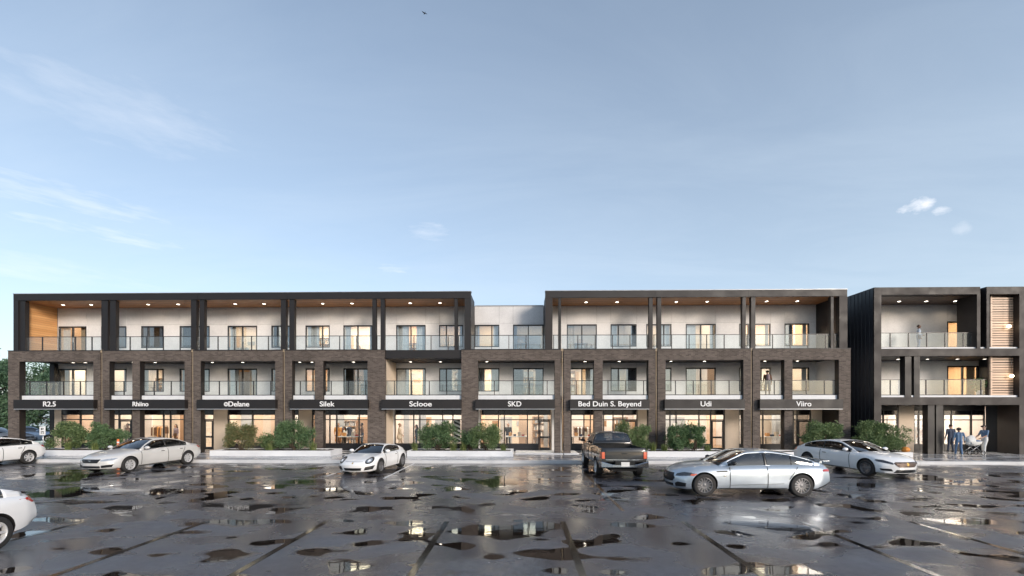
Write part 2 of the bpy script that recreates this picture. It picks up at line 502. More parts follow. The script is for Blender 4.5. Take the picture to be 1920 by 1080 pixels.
def sheet(name, x0, x1, y0, y1, z, mat, nx=1, ny=1):
    mb = MB(); v = []; f = []
    for j in range(ny + 1):
        for i in range(nx + 1):
            v.append((x0 + (x1 - x0) * i / nx, y0 + (y1 - y0) * j / ny, z))
    for j in range(ny):
        for i in range(nx):
            a = j * (nx + 1) + i; f.append((a, a + 1, a + nx + 2, a + nx + 1))
    mb.add(v, f); return mb.build(name, mat)
tag(sheet('ground', -2500, 2500, -2500, 2500, 0.0, 'wet_asphalt', 10, 10), kind='structure')
KERB_Y, WALK_Z = 22.6, 0.15
box('pavement', -34, 60, KERB_Y + 0.14, 48, -0.2, WALK_Z, 'walk_concrete'); tag(bpy.data.objects['pavement'], kind='structure')
kerb = empty('kerb', (0, 0, 0)); tag(kerb, kind='structure')
x = -34.0
while x < 60:      # kerb stones, three metres each, hairline joints
    box('kerb_stone', x, x + 2.992, KERB_Y, KERB_Y + 0.138, -0.2, WALK_Z + 0.006, 'kerb_concrete', kerb); x += 3.0

# painted bay lines: dark glossy paint in front, two white ones by the sports car
simple('line_dark', (0.009, 0.008, 0.007), 0.11, 0, 0.1, 6, 0.0, 80, None, 0.4)
simple('line_white', (0.74, 0.74, 0.74), 0.35, 0, 0.15, 8)
simple('line_tan', (0.16, 0.10, 0.055), 0.10, 0, 0.25, 4, 0.0, 80, None, 0.8)
lines = empty('bay_marking'); tag(lines, kind='structure')
for px in (-80, 160, 388, 612, 838, 1055, 1281, 1502, 1706, 1915):
    a = GP(px, 978)
    MB().box(a.x - 0.065, a.x + 0.065, 5.3, a.y, 0.001, 0.004).build('painted_line', 'line_dark', lines)
for px, py, y1, m in ((720, 897, 22.5, 'line_white'), (612, 893, 21.2, 'line_white')):
    a = GP(px, py)
    MB().box(a.x - 0.045, a.x + 0.045, a.y, y1, 0.001, 0.004).build('painted_line', m, lines)
a = GP(1079, 870)
MB().box(a.x - 0.05, a.x + 0.05, 12.0, 22.4, 0.001, 0.004).build('painted_line', 'line_tan', lines)

# ================================================================== long building
YF, YBK, YP, YW, YS = 26.4, 26.75, 26.95, 28.9, 28.3
Z_SLAB0, Z_SLAB1, Z_LINT, Z_BTOP, Z_SOF, Z_TOP = 3.40, 3.62, 5.70, 6.33, 9.53, 9.93
Z_C2 = 5.84
bld = empty('mixed_use_building', (PX(800, YF), YF, WALK_Z), 0,
            'long three-storey row of dark brick frames, dark canopies, balconies and nine lit shopfronts', 'building')
B0 = -Vector(bld.location)
def bpart(o):          # geometry is made in world coordinates; hang it under the building
    o.parent = bld; o.location = Vector(o.location) + B0; return o
class P(MB):
    def b(s, name, mat): return bpart(s.build(name, mat))
def bbox(name, x0, x1, y0, y1, z0, z1, mat): return P().box(x0, x1, y0, y1, z0, z1).b(name, mat)

fx = lambda px: PX(px, YF)
#   left, opening-left, opening-right, right, mid pier or None   (photo columns at the brick face)
BAYS = [(15, 36, 175, 187.5, None), (191.5, 205, 346, 358, (248, 262)), (362, 376, 516, 530, None), (534, 547.6, 689, 721, (590, 606)),
        None, (865, 896, 1040, 1051.5, None), (1057, 1070, 1216, 1229, (1114, 1130)), (1233, 1248, 1394, 1408, None), (1411.5, 1425.5, 1573, 1595, (1471, 1486))]
for bq in BAYS:
    if bq is None: continue
    l, ol, orr, r, mid = bq
    m = P()
    m.box(fx(l), fx(ol), YF, YBK, WALK_Z - 0.05, Z_LINT); m.box(fx(orr), fx(r), YF, YBK, WALK_Z - 0.05, Z_LINT)
    if mid: m.box(fx(mid[0]), fx(mid[1]), YF, YBK, WALK_Z - 0.05, Z_LINT)
    m.box(fx(l), fx(r), YF, YBK, Z_LINT, Z_BTOP)
    m.b('brick_frame', 'brick')
    # dark metal lining of the openings
    k = P(); e = 0.006; spans = [(ol, orr)] if not mid else [(ol, mid[0]), (mid[1], orr)]
    for a, b in spans:
        k.box(fx(a) + 0.0005, fx(a) + e, YF + 0.012, YBK + 0.003, WALK_Z, Z_LINT - e); k.box(fx(b) - e, fx(b) - 0.0005, YF + 0.012, YBK + 0.003, WALK_Z, Z_LINT - e)
        k.box(fx(a) + 0.0005, fx(b) - 0.0005, YF + 0.012, YBK + 0.003, Z_LINT - e, Z_LINT - 0.0005)
    k.b('opening_lining', 'frame_metal')
    bbox('brick_coping', fx(l) - 0.01, fx(r) + 0.01, YF - 0.02, YBK + 0.03, Z_BTOP, Z_BTOP + 0.05, 'frame_metal')
# rainwater strips between the brick frames
for px in (189.5, 360, 532, 1054.3, 1231, 1409.8):
    xx = fx(px)
    m = P(); m.tube([(xx, YF + 0.09, WALK_Z), (xx, YF + 0.09, Z_BTOP + 0.02)], 0.038, 10)
    m.box(xx - 0.075, xx + 0.075, YF + 0.03, YF + 0.15, Z_BTOP - 0.08, Z_BTOP + 0.07)
    for z in (1.2, 3.0, 4.8): m.box(xx - 0.06, xx + 0.06, YF + 0.085, YF + 0.16, z, z + 0.04)
    m.b('downpipe', 'pipe_tan')
XL, XR = fx(15), fx(1595)
# back corner posts and the open end on the left
XWL = PX(108, YW)                      # left end of the inner wall
bbox('corner_post', PX(93, 28.6), PX(101.5, 28.6), 28.6, 28.85, WALK_Z, Z_C2, 'frame_metal')
bbox('end_wall', PX(102, YS), PX(115, YS), YS, YW + 0.3, WALK_Z, Z_SLAB0, 'panel_tan')

# balcony slabs and their ceilings
xs0, xs1 = fx(36), fx(1573)
bbox('balcony_slab', fx(20), XR - 0.35, YBK - 0.30 + 0.002, YW, Z_SLAB0 + 0.10, Z_SLAB1, 'slab_white') if False else None
for i, bq in enumerate(BAYS):
    if bq: l, r, mid = fx(bq[1]) , fx(bq[2]), bq[4]
    else: l, r, mid = fx(721.5), fx(864.5), None
    parts_ = [(l, r)] if not mid else [(l, fx(mid[0])), (fx(mid[1]), r)]
    for a, b in parts_:
        bbox('slab_edge', a + 0.008, b - 0.008, YF + 0.14, YBK + 0.002, Z_SLAB0 - 0.02, Z_SLAB1, 'slab_white')
bbox('balcony_floor', fx(16), XR - 0.02, YBK + 0.004, YW + 0.10, Z_SLAB0, Z_SLAB1 - 0.03, 'slab_white')
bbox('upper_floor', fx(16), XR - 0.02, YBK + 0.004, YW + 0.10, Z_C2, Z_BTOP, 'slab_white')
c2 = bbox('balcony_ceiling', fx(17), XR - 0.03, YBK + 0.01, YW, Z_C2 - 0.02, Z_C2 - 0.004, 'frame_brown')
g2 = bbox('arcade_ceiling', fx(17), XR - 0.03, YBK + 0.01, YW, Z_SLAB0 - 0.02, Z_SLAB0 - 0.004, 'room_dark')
# bay without brick: dark beam carries the upper balcony; cheek walls of its neighbours
bbox('beam', fx(721.5), fx(864.5), YF + 0.10, YBK + 0.25, Z_C2 + 0.02, Z_BTOP + 0.02, 'frame_metal')
bbox('cheek_wall', fx(721) - 0.30, fx(721) - 0.003, YBK, YW - 0.002, Z_SLAB1, Z_C2 - 0.03, 'panel_tan')
bbox('cheek_wall', fx(721) - 0.30, fx(721) - 0.003, YBK, YW - 0.002, WALK_Z, Z_SLAB0 - 0.02, 'panel_tan')
bbox('cheek_wall', fx(865) + 0.003, fx(865) + 0.30, YBK, YW - 0.002, Z_SLAB1, Z_C2 - 0.03, 'panel_grey')
bbox('cheek_wall', XR - 0.40, XR - 0.06, YBK, YW - 0.002, Z_SLAB1, Z_C2 - 0.03, 'panel_grey')
bbox('cheek_wall', XR - 0.40, XR - 0.06, YBK, YW - 0.002, WALK_Z, Z_SLAB0 - 0.02, 'frame_brown')

# ---- inner walls of the two upper storeys, with openings
wx = lambda px: PX(px, YW)
OPEN = [('D', 110, 162), ('W', 190, 237), ('W', 265, 307), ('W', 337, 393), ('D', 427, 482), ('W', 509, 546), ('W', 573, 618), ('D', 644, 698),
        ('D', 743, 798), ('W', 823.5, 868), ('W', 890, 936), ('D', 962, 1019), ('D', 1063, 1119), ('W', 1145, 1193.5), ('W', 1212, 1259),
        ('D', 1286, 1342), ('W', 1386, 1445), ('W', 1471, 1517)]
XWR = wx(1531)
def inner_wall(z0, z1, zh, zs, split):
    back = P(); ops = [(k, wx(a), wx(b)) for k, a, b in OPEN]
    wall = []
    x = XWL
    for k, a, b in ops:
        wall.append((x, a, z0, z1 if not split else zh + 0.09)); x = b
        if k == 'W': wall.append((a, b, z0, zs))
        if not split: wall.append((a, b, zh, z1))
    wall.append((x, XWR, z0, z1 if not split else zh + 0.09))
    # solid backing without gaps
    x = XWL
    for k, a, b in ops:
        back.box(x, a, YW + 0.032, YW + 0.16, z0, z1); x = b
        back.box(a, b, YW + 0.032, YW + 0.16, zh, z1)
        if k == 'W': back.box(a, b, YW + 0.032, YW + 0.16, z0, zs)
    back.box(x, XWR, YW + 0.032, YW + 0.16, z0, z1)
    w = back.b('wall', 'panel_backing')
    g = 0.006
    def panel(a, b, c, d):
        o = MB().box(a + g, b - g, YW, YW + 0.03, c + g, d - g).build('wall_panel', 'panel_grey', w); return o
    for a, b, c, d in wall:
        if b - a < 0.04: continue
        panel(a, b, c, d)
    if split:
        for k, a, b in ops: MB().box(a, b, YW, YW + 0.03, zh + 0.0, zh + 0.084).build('wall_panel', 'panel_grey', w)
        xs = [XWL] + [v for k, a, b in ops for v in (a, b)] + [XWR]
        keep = [xs[0]]
        for v in xs[1:]:
            if v - keep[-1] > 0.7: keep.append(v)
        keep[-1] = XWR
        for a, b in zip(keep, keep[1:]): panel(a, b, zh + 0.09, z1)
    return w
Z3H, Z3S, Z2H, Z2S = 8.32, 6.86, 5.48, 3.96
inner_wall(Z_BTOP, Z_SOF, Z3H, Z3S, True)
inner_wall(Z_SLAB1 - 0.03, Z_C2 - 0.02, Z2H, Z2S, False)
bbox('reveal_wall', XWR, XWR + 0.35, YW - 0.0, YW + 0.16, Z_SLAB1 - 0.03, Z_C2 - 0.02, 'panel_grey')

def window(kind, x0, x1, z0, z1, Y, curt, glass='window_glass', flip=False, mull=None):
    f = 0.055; m = P(); y0, y1 = Y - 0.015, Y + 0.10
    m.box(x0, x0 + f, y0, y1, z0, z1); m.box(x1 - f, x1, y0, y1, z0, z1)
    m.box(x0 + f, x1 - f, y0, y1, z1 - f * 1.5, z1); m.box(x0 + f, x1 - f, y0, y1, z0, z0 + f)
    mx = x0 + (x1 - x0) * (0.5 if kind == 'D' else (0.30 if not flip else 0.70))
    m.box(mx - f * 0.6, mx + f * 0.6, y0, y1, z0 + f, z1 - f * 1.5)
    w = m.b('balcony_door' if kind == 'D' else 'window', 'window_metal')
    for a, b in ((x0 + f, mx - f * 0.6), (mx + f * 0.6, x1 - f)):
        MB().box(a, b, Y + 0.04, Y + 0.05, z0 + f, z1 - f * 1.5).build('pane', glass, w)
    if kind == 'D':
        MB().box(mx + 0.05, mx + 0.075, y0 - 0.03, y0, z0 + 0.9, z0 + 1.2).build('handle', 'steel', w)
    # curtains: pleated sheets hanging inside
    for side, wd, cm in curt:
        a, b = (x0, x0 + wd) if side == 'l' else (x1 - wd, x1)
        n = max(6, int(wd / 0.035)); v = []; fc = []
        for i in range(n + 1):
            xx = a + (b - a) * i / n; yy = Y + 0.26 + 0.035 * math.sin(i * 2.1) + 0.012 * math.sin(i * 0.7)
            v += [(xx, yy, z0 + 0.02), (xx, yy, z1 + 0.05)]
        fc = [(2 * i, 2 * i + 2, 2 * i + 3, 2 * i + 1) for i in range(n)]
        MB().add(v, fc, 0, True).build('curtain', cm, w)
    return w
rng = random.Random(11)
CUR = ['curtain_white', 'curtain_tan', 'curtain_grey', 'curtain_white']
BLUE = {(3, 2), (3, 3), (3, 5), (3, 11), (3, 9), (2, 9), (2, 11), (3, 1), (2, 7), (2, 13), (2, 5)}
for fl, z0d, zs, zh in ((3, Z_BTOP + 0.02, Z3S, Z3H), (2, Z_SLAB1, Z2S, Z2H)):
    for i, (k, a, b) in enumerate(OPEN):
        cu = []
        if rng.random() < 0.85: cu.append(('l', rng.uniform(0.25, 0.8), rng.choice(CUR)))
        if rng.random() < 0.7: cu.append(('r', rng.uniform(0.2, 0.7), rng.choice(CUR)))
        window(k, wx(a), wx(b), z0d if k == 'D' else zs, zh, YW, cu, 'window_glass_blue' if (fl, i) in BLUE else 'window_glass', rng.random() < 0.4)

# ---- rooms behind the windows (each unit one room per floor)
UNITX = [wx(v) for v in (108.5, 176, 322, 495, 720, 879, 1041, 1203, 1364, 1531)]
WALLC = ['room_cream', 'room_peach', 'room_white', 'room_cream', 'room_tan', 'room_peach', 'room_cream', 'room_white']
def room(x0, x1, y0, y1, z0, z1, wall, lampm, seed, shop=False):
    rr = random.Random(seed); t = 0.08
    m = P()
    m.box(x0 + 0.01, x1 - 0.01, y0, y1, z0 - t, z0, 1); m.box(x0 + 0.01, x1 - 0.01, y0, y1, z1, z1 + t, 2)
    m.box(x0 + 0.01, x0 + t, y0, y1, z0, z1); m.box(x1 - t, x1 - 0.01, y0, y1, z0, z1)
    m.box(x0 + t, x1 - t, y1 - t, y1, z0, z1)
    r = m.b('room', [wall, 'floor_oak', 'room_white'])
    w, d = x1 - x0, y1 - y0
    # luminous ceiling panels
    for fxx in ((0.27, 0.73) if w > 3 else (0.5,)):
        cx = x0 + w * fxx; hwid = w * (0.20 if w > 3 else 0.36)
        MB().box(cx - hwid, cx + hwid, y0 + d * 0.14, y0 + d * 0.86, z1 - 0.05, z1 - 0.003).build('ceiling_lamp', lampm, r)
    # doors, pictures, shelving on the back and side walls
    yb = y1 - t
    for k in range(rr.randint(2, 4)):
        cx = x0 + w * rr.uniform(0.12, 0.88); ww = rr.uniform(0.25, 0.7); zc = z0 + rr.uniform(1.25, 1.7); hh = rr.uniform(0.25, 0.5)
        MB().box(cx - ww / 2, cx + ww / 2, yb - 0.03 - 0.004 * k, yb - 0.003, zc - hh / 2, zc + hh / 2).build('picture', rr.choice(['room_brown', 'room_grey', 'curtain_white', 'room_tan']), r)
    cx = x0 + w * rr.uniform(0.15, 0.85); ww = rr.uniform(0.8, 1.3)
    sh = MB(); hgt = rr.uniform(1.0, 2.1)
    for k in range(5): sh.box(cx - ww / 2, cx + ww / 2, yb - 0.45, yb - 0.06, z0 + k * hgt / 4, z0 + k * hgt / 4 + 0.035)
    for sx in (-1, 1): sh.box(cx + sx * ww / 2 - 0.02, cx + sx * ww / 2 + 0.02, yb - 0.46, yb - 0.055, z0, z0 + hgt + 0.05)
    for k in range(4):
        xx = cx - ww / 2 + 0.04
        while xx < cx + ww / 2 - 0.1:
            bw = rr.uniform(0.03, 0.12)
            sh.box(xx, xx + bw, yb - 0.35, yb - 0.1, z0 + k * hgt / 4 + 0.036, z0 + k * hgt / 4 + 0.036 + hgt / 4 * rr.uniform(0.4, 0.8), rr.choice([1, 2, 3]))
            xx += bw + rr.uniform(0.005, 0.12)
    sh.build('shelf_unit', ['room_brown', 'room_white', 'room_grey', 'room_tan'], r)
    # a dark doorway / partition breaks the back wall
    cx = x0 + w * rr.uniform(0.2, 0.8)
    MB().box(cx - 0.45, cx + 0.45, yb - 0.02, yb - 0.002, z0, z0 + 2.05).build('doorway', rr.choice(['room_brown', 'room_tan', 'room_grey']), r)
    if shop:        # partitions and display walls give the shop depth
        for k in range(4):
            cx = x0 + w * (0.12 + 0.25 * k + rr.uniform(-0.05, 0.05)); ww = rr.uniform(0.12, 0.45); yy = y0 + d * rr.uniform(0.35, 0.8); zt_ = z1 - 0.07 if rr.random() < 0.7 else z0 + 1.9
            MB().box(cx - ww, cx + ww, yy, yy + 0.08, z0 + 0.002, zt_).build('partition', rr.choice(['room_grey', 'room_white', 'room_brown', 'room_peach', 'room_grey']), r)
    if not shop:    # low furniture: sofa or table with a lamp
        cx = x0 + w * rr.uniform(0.3, 0.7); cyy = y0 + d * rr.uniform(0.35, 0.6); fm = MB()
        if rr.random() < 0.5:
            fm.box(cx - 0.9, cx + 0.9, cyy - 0.4, cyy + 0.4, z0 + 0.12, z0 + 0.42); fm.box(cx - 0.9, cx + 0.9, cyy + 0.2, cyy + 0.42, z0 + 0.42, z0 + 0.85)
            fm.box(cx - 1.02, cx - 0.9, cyy - 0.4, cyy + 0.42, z0 + 0.12, z0 + 0.62); fm.box(cx + 0.9, cx + 1.02, cyy - 0.4, cyy + 0.42, z0 + 0.12, z0 + 0.62)
            for sx in (-0.9, 0.85):
                for sy in (-0.35, 0.3): fm.box(cx + sx, cx + sx + 0.05, cyy + sy, cyy + sy + 0.05, z0, z0 + 0.12)
            fm.build('sofa', rr.choice(['room_grey', 'room_brown', 'curtain_tan']), r)
        else:
            fm.box(cx - 0.7, cx + 0.7, cyy - 0.4, cyy + 0.4, z0 + 0.70, z0 + 0.74)
            for sx in (-0.62, 0.57):
                for sy in (-0.33, 0.28): fm.box(cx + sx, cx + sx + 0.05, cyy + sy, cyy + sy + 0.05, z0, z0 + 0.70)
            fm.lathe([(0.0, z0 + 0.74), (0.06, z0 + 0.74), (0.10, z0 + 0.86), (0.05, z0 + 1.0), (0.04, z0 + 1.02)], 12, 'z', (cx + 0.2, cyy, 0))
            fm.build('table', 'room_brown', r)
    return r
LM = ['lamp_room_mid', 'lamp_room', 'lamp_room_dim', 'lamp_room', 'lamp_room_mid']
for i in range(9):
    a, b = UNITX[i], UNITX[i + 1]
    room(a, b, YW + 0.165, YW + 4.6, Z_BTOP + 0.0, Z_BTOP + 2.75, WALLC[(i * 3 + 1) % 8], LM[(i * 2) % 5], 100 + i)
    room(a, b, YW + 0.165, YW + 4.6, Z_SLAB1 - 0.02, Z_C2 - 0.02, WALLC[(i * 5 + 2) % 8], LM[(i * 3 + 1) % 5], 200 + i)

# ---- shopfronts
sx_ = lambda px: PX(px, YS)
def shopfront(px0, px1, mull, door=None, doorside='r', zt=2.74):
    """glazed front between two photo columns; mull: columns of mullions; door: (col0, col1)"""
    x0, x1 = sx_(px0), sx_(px1); f = 0.045; z0 = WALK_Z; zb = 0.60; ztr = 2.12; zhd = 2.44
    m = P(); y0, y1 = YS, YS + 0.10
    m.box(x0, x0 + f, y0, y1, z0, zt); m.box(x1 - f, x1, y0, y1, z0, zt)
    xs = [x0 + f / 2] + sorted(sx_(p) for p in mull) + ([sx_(door[0]), sx_(door[1])] if door else []) + [x1 - f / 2]
    xs = sorted(xs); ks = [xs[0]]
    for v in xs[1:]:
        if v - ks[-1] > 0.09: ks.append(v)
        else: ks[-1] = max(ks[-1], v) if v > x1 - 0.1 else ks[-1]
    xs = ks
    for v in xs[1:-1]: m.box(v - f * 0.7, v + f * 0.7, y0 + 0.002, y1 + 0.002, z0, zt - 0.001)
    for a, b in zip(xs, xs[1:]):
        a2, b2 = a + f * 0.7, b - f * 0.7
        m.box(a2, b2, y0 + 0.004, y1, ztr - 0.03, ztr + 0.03); m.box(a2, b2, y0 + 0.004, y1, zhd - 0.02, zhd + 0.02)
        isdoor = door and abs((a + b) / 2 - (sx_(door[0]) + sx_(door[1])) / 2) < 0.12
        if not isdoor: m.box(a2, b2, y0 - 0.01, y1, z0, zb)
    s = m.b('shopfront', 'window_metal')
    for a, b in zip(xs, xs[1:]):
        a2, b2 = a + f * 0.7, b - f * 0.7
        if b2 - a2 < 0.03: continue
        isdoor = door and abs((a + b) / 2 - (sx_(door[0]) + sx_(door[1])) / 2) < 0.12
        MB().box(a2, b2, YS + 0.02, YS + 0.05, zhd + 0.02, zt).build('header_panel', 'spandrel', s)
        MB().box(a2, b2, YS + 0.045, YS + 0.055, ztr + 0.03, zhd - 0.02).build('pane', 'shop_glass', s)
        if isdoor:
            d = MB(); e = 0.09
            d.box(a2 + 0.01, a2 + e, y0 - 0.005, y0 + 0.045, z0 + 0.02, ztr - 0.04); d.box(b2 - e, b2 - 0.01, y0 - 0.005, y0 + 0.045, z0 + 0.02, ztr - 0.04)
            d.box(a2 + e, b2 - e, y0 - 0.005, y0 + 0.045, z0 + 0.02, z0 + 0.20); d.box(a2 + e, b2 - e, y0 - 0.005, y0 + 0.045, ztr - 0.13, ztr - 0.04)
            d.box(a2 + e, b2 - e, y0 - 0.005, y0 + 0.045, 0.95, 1.06)
            hx = b2 - 0.13 if doorside == 'r' else a2 + 0.10
            d.tube([(hx, y0 - 0.07, 0.9), (hx, y0 - 0.07, 1.35)], 0.014, 8, 1); d.tube([(hx, y0 - 0.07, 0.95), (hx, y0, 0.95)], 0.01, 6, 1); d.tube([(hx, y0 - 0.07, 1.3), (hx, y0, 1.3)], 0.01, 6, 1)
            d.build('shop_door', ['window_metal', 'steel'], s)
            MB().box(a2 + e, b2 - e, y0 + 0.015, y0 + 0.022, z0 + 0.20, 0.95).build('pane', 'shop_glass', s)
            MB().box(a2 + e, b2 - e, y0 + 0.015, y0 + 0.022, 1.06, ztr - 0.13).build('pane', 'shop_glass', s)
        else:
            MB().box(a2, b2, YS + 0.045, YS + 0.055, zb, ztr - 0.03).build('pane', 'shop_glass', s)
    # solid strip between the head and the slab above
    bbox('head_board', x0, x1, YS + 0.01, YS + 0.12, zt, Z_SLAB0 - 0.021, 'frame_metal')
    return s
def shopwall(px0, px1, mat='panel_tan', y=YS - 0.03):
    bbox('shop_wall', sx_(px0), sx_(px1), y, YS + 0.25, WALK_Z, Z_SLAB0 - 0.022, mat)
shopfront(115, 189, (150,))
shopfront(191, 360, (222.5, 250, 268, 306, 319, 345), (224, 247), 'l')
shopfront(362, 401, (), (382, 400)); shopwall(401.5, 426.5); shopfront(427, 534, (473, 516))
shopfront(535, 560, ()); shopwall(560.5, 585); shopfront(585.5, 712, (592, 618, 631, 673, 690))
shopwall(712.5, 732); shopwall(732.5, 739.5, 'panel_grey', YS - 0.08); shopfront(740, 872, (775.5, 787, 830, 849))
shopwall(872.5, 900.5, 'panel_grey'); shopfront(901, 1034, (934.7, 945.6, 989), (1010, 1032.5)); shopwall(1034.5, 1053, 'panel_grey', YS - 0.06)
shopfront(1054, 1195, (1071, 1095, 1107, 1132, 1149.6), (1168, 1192)); shopwall(1195.5, 1230)
shopfront(1231, 1358.5, (1256.6, 1268, 1311), (1333, 1357)); shopwall(1359, 1385); shopfront(1385.5, 1409, ())
shopfront(1410, 1520, (1431, 1466, 1488), (1495, 1518)); shopwall(1520.5, 1543.5); shopwall(1544, 1569, 'frame_brown', YS - 0.05)
SHOPX = [sx_(115), sx_(190), sx_(361), sx_(534.5), sx_(712), sx_(872), sx_(1053.5), sx_(1230.5), sx_(1409.5), sx_(1560)]
SWC = ['room_peach', 'room_cream', 'room_cream', 'room_white', 'room_white', 'room_cream', 'room_white', 'room_white', 'room_cream']
for i in range(9):
    room(SHOPX[i], SHOPX[i + 1], YS + 0.26, YS + 6.0, WALK_Z + 0.001, 3.1, SWC[i], 'lamp_shop', 300 + i, True)

# ---- canopies over the top storey
px_ = lambda px: PX(px, 26.8)
def canopy(l, r, ends):
    """dark frame; l, r photo columns of its outer edges"""
    x0, x1 = px_(l), px_(r)
    bbox('canopy_roof', x0 + 0.05, x1 - 0.05, 27.12, YW + 0.4, Z_SOF + 0.015, Z_TOP - 0.03, 'frame_metal')
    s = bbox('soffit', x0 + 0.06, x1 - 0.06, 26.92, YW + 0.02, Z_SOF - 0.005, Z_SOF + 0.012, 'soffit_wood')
    for a, b in zip(ends, ends[1:]):
        bbox('canopy_beam', px_(a), px_(b) - 0.01, 26.8, 27.1, Z_SOF, Z_TOP, 'frame_metal')
    bbox('canopy_flashing', x0 - 0.015, x1 + 0.015, 26.78, 27.16, Z_TOP + 0.001, Z_TOP + 0.035, 'coping')
    return s
s_a = canopy(25, 883, (25, 199, 370.5, 539, 709.5, 883))
s_b = canopy(1022.5, 1589, (1022.5, 1228.5, 1404, 1589))
def post(px0, px1, y0=26.86, y1=27.10, mat='frame_metal', z0=None):
    bbox('canopy_post', PX(px0, y0), PX(px1, y0), y0, y1, z0 if z0 else Z_BTOP + 0.052, Z_SOF - 0.006, mat)
for a, b in ((36, 47), (190, 202), (206.5, 217), (358, 368), (374, 383), (526.5, 536), (542.5, 552), (698, 705), (713.5, 721), (852, 858),
             (1047, 1052), (1217, 1224), (1232.5, 1240), (1392, 1398.5), (1408.5, 1416.5), (1558, 1563)): post(a, b)
# full-depth fins at the canopy ends
for a, b, inner in ((25, 34, 'wall_wood'), (871, 883, 'frame_brown'), (1022.5, 1036, 'frame_brown'), (1574, 1589, 'frame_brown')):
    xa, xb = px_(a), px_(b)
    bbox('canopy_fin', xa, xb, 26.802, YW + 0.38, Z_BTOP + 0.052, Z_SOF - 0.008, 'frame_metal' if a < 900 else 'frame_brown')
# timber lining of the left fin, dark lining of the right one
xa = px_(34) + 0.004
lin = PX(107.5, YW)
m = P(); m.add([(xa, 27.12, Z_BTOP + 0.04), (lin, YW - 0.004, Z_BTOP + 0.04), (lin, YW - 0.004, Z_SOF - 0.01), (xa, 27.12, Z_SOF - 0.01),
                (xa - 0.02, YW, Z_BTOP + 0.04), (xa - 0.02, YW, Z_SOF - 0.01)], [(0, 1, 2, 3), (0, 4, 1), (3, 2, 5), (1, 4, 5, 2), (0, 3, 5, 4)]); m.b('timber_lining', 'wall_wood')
xb = px_(1574) - 0.004; rin = PX(1530.5, YW)
m = P(); m.add([(xb, 27.12, Z_BTOP + 0.04), (xb, 27.12, Z_SOF - 0.01), (rin, YW - 0.004, Z_SOF - 0.01), (rin, YW - 0.004, Z_BTOP + 0.04),
                (xb + 0.02, YW, Z_BTOP + 0.04), (xb + 0.02, YW, Z_SOF - 0.01)], [(0, 1, 2, 3), (0, 3, 4), (1, 5, 2), (3, 2, 5, 4), (0, 4, 5, 1)]); m.b('dark_lining', 'dark_wood')
# parapet coping over the setback bay
bbox('parapet_coping', px_(884), px_(1022), YW - 0.04, YW + 0.3, Z_SOF, Z_SOF + 0.05, 'coping')

# ---- balustrades
def railing(x0, x1, Y, z0, z1, step=1.05, off=0.0, ends=True):
    m = P(); r = 0.02
    m.box(x0, x1, Y - 0.025, Y + 0.025, z1 - 0.035, z1); m.box(x0, x1, Y - 0.02, Y + 0.02, z0, z0 + 0.05)
    w = m.b('balcony_railing', 'window_metal')
    xs = []; x = x0 + off
    while x < x1 - 0.05:
        xs.append(x); x += step
    for x in xs: MB().box(x - r, x + r, Y - 0.028, Y + 0.028, z0 + 0.051, z1 - 0.036).build('baluster', 'window_metal', w)
    e = [x0 - r] + [v for v in xs if v > x0 + 0.1] + [x1 + r]
    for a, b in zip(e, e[1:]):
        if b - a > 0.12: MB().box(a + r + 0.012, b - r - 0.012, Y - 0.006, Y + 0.006, z0 + 0.06, z1 - 0.04).build('glass_panel', 'rail_glass', w)
    return w
YR = 26.98
rx = lambda px: PX(px, YR)
for a, b, off in ((47.5, 190, 0.05), (202.5, 206, 0.05), (217.5, 358, 0.9), (368.5, 373.5, 0.05), (383.5, 526, 0.85), (536.5, 542, 0.05), (552.5, 697.5, 0.7),
                  (705.5, 713, 0.05), (721.5, 851.5, 0.75), (858.5, 870.5, 0.05), (883.5, 1022, 0.2), (1036.5, 1046.5, 0.05), (1052.5, 1216.5, 1.0),
                  (1224.5, 1232, 0.05), (1240.5, 1391.5, 0.6), (1399, 1408, 0.05), (1417, 1557.5, 1.0), (1563.5, 1573.5, 0.05)):
    railing(rx(a), rx(b), YR, Z_BTOP + 0.03, 7.31, 1.05, off)
for i, bq in enumerate(BAYS):
    y = YBK - 0.08; q = lambda px: PX(px, YF)
    if bq is None: railing(q(721.7), q(864.3), y, Z_SLAB1, 4.52, 1.06, 0.5); continue
    l, r, mid = q(bq[1]), q(bq[2]), bq[4]
    for a, b in ([(l, r)] if not mid else [(l, q(mid[0])), (q(mid[1]), r)]):
        railing(a + 0.02, b - 0.02, y, Z_SLAB1, 4.52, 1.06, 0.35 + 0.3 * ((i * 7) % 3))
# side rail of the open left end
m = P(); m.box(fx(36) + 0.05, fx(36) + 0.09, YBK + 0.03, 28.58, 4.485, 4.52); m.box(fx(36) + 0.05, fx(36) + 0.09, YBK + 0.03, 28.58, Z_SLAB1, Z_SLAB1 + 0.05)
w = m.b('balcony_railing', 'window_metal')
for k in range(2): MB().box(fx(36) + 0.064, fx(36) + 0.076, YBK + 0.05 + k * 0.92, YBK + 0.92 + k * 0.92, Z_SLAB1 + 0.06, 4.48).build('glass_panel', 'rail_glass', w)

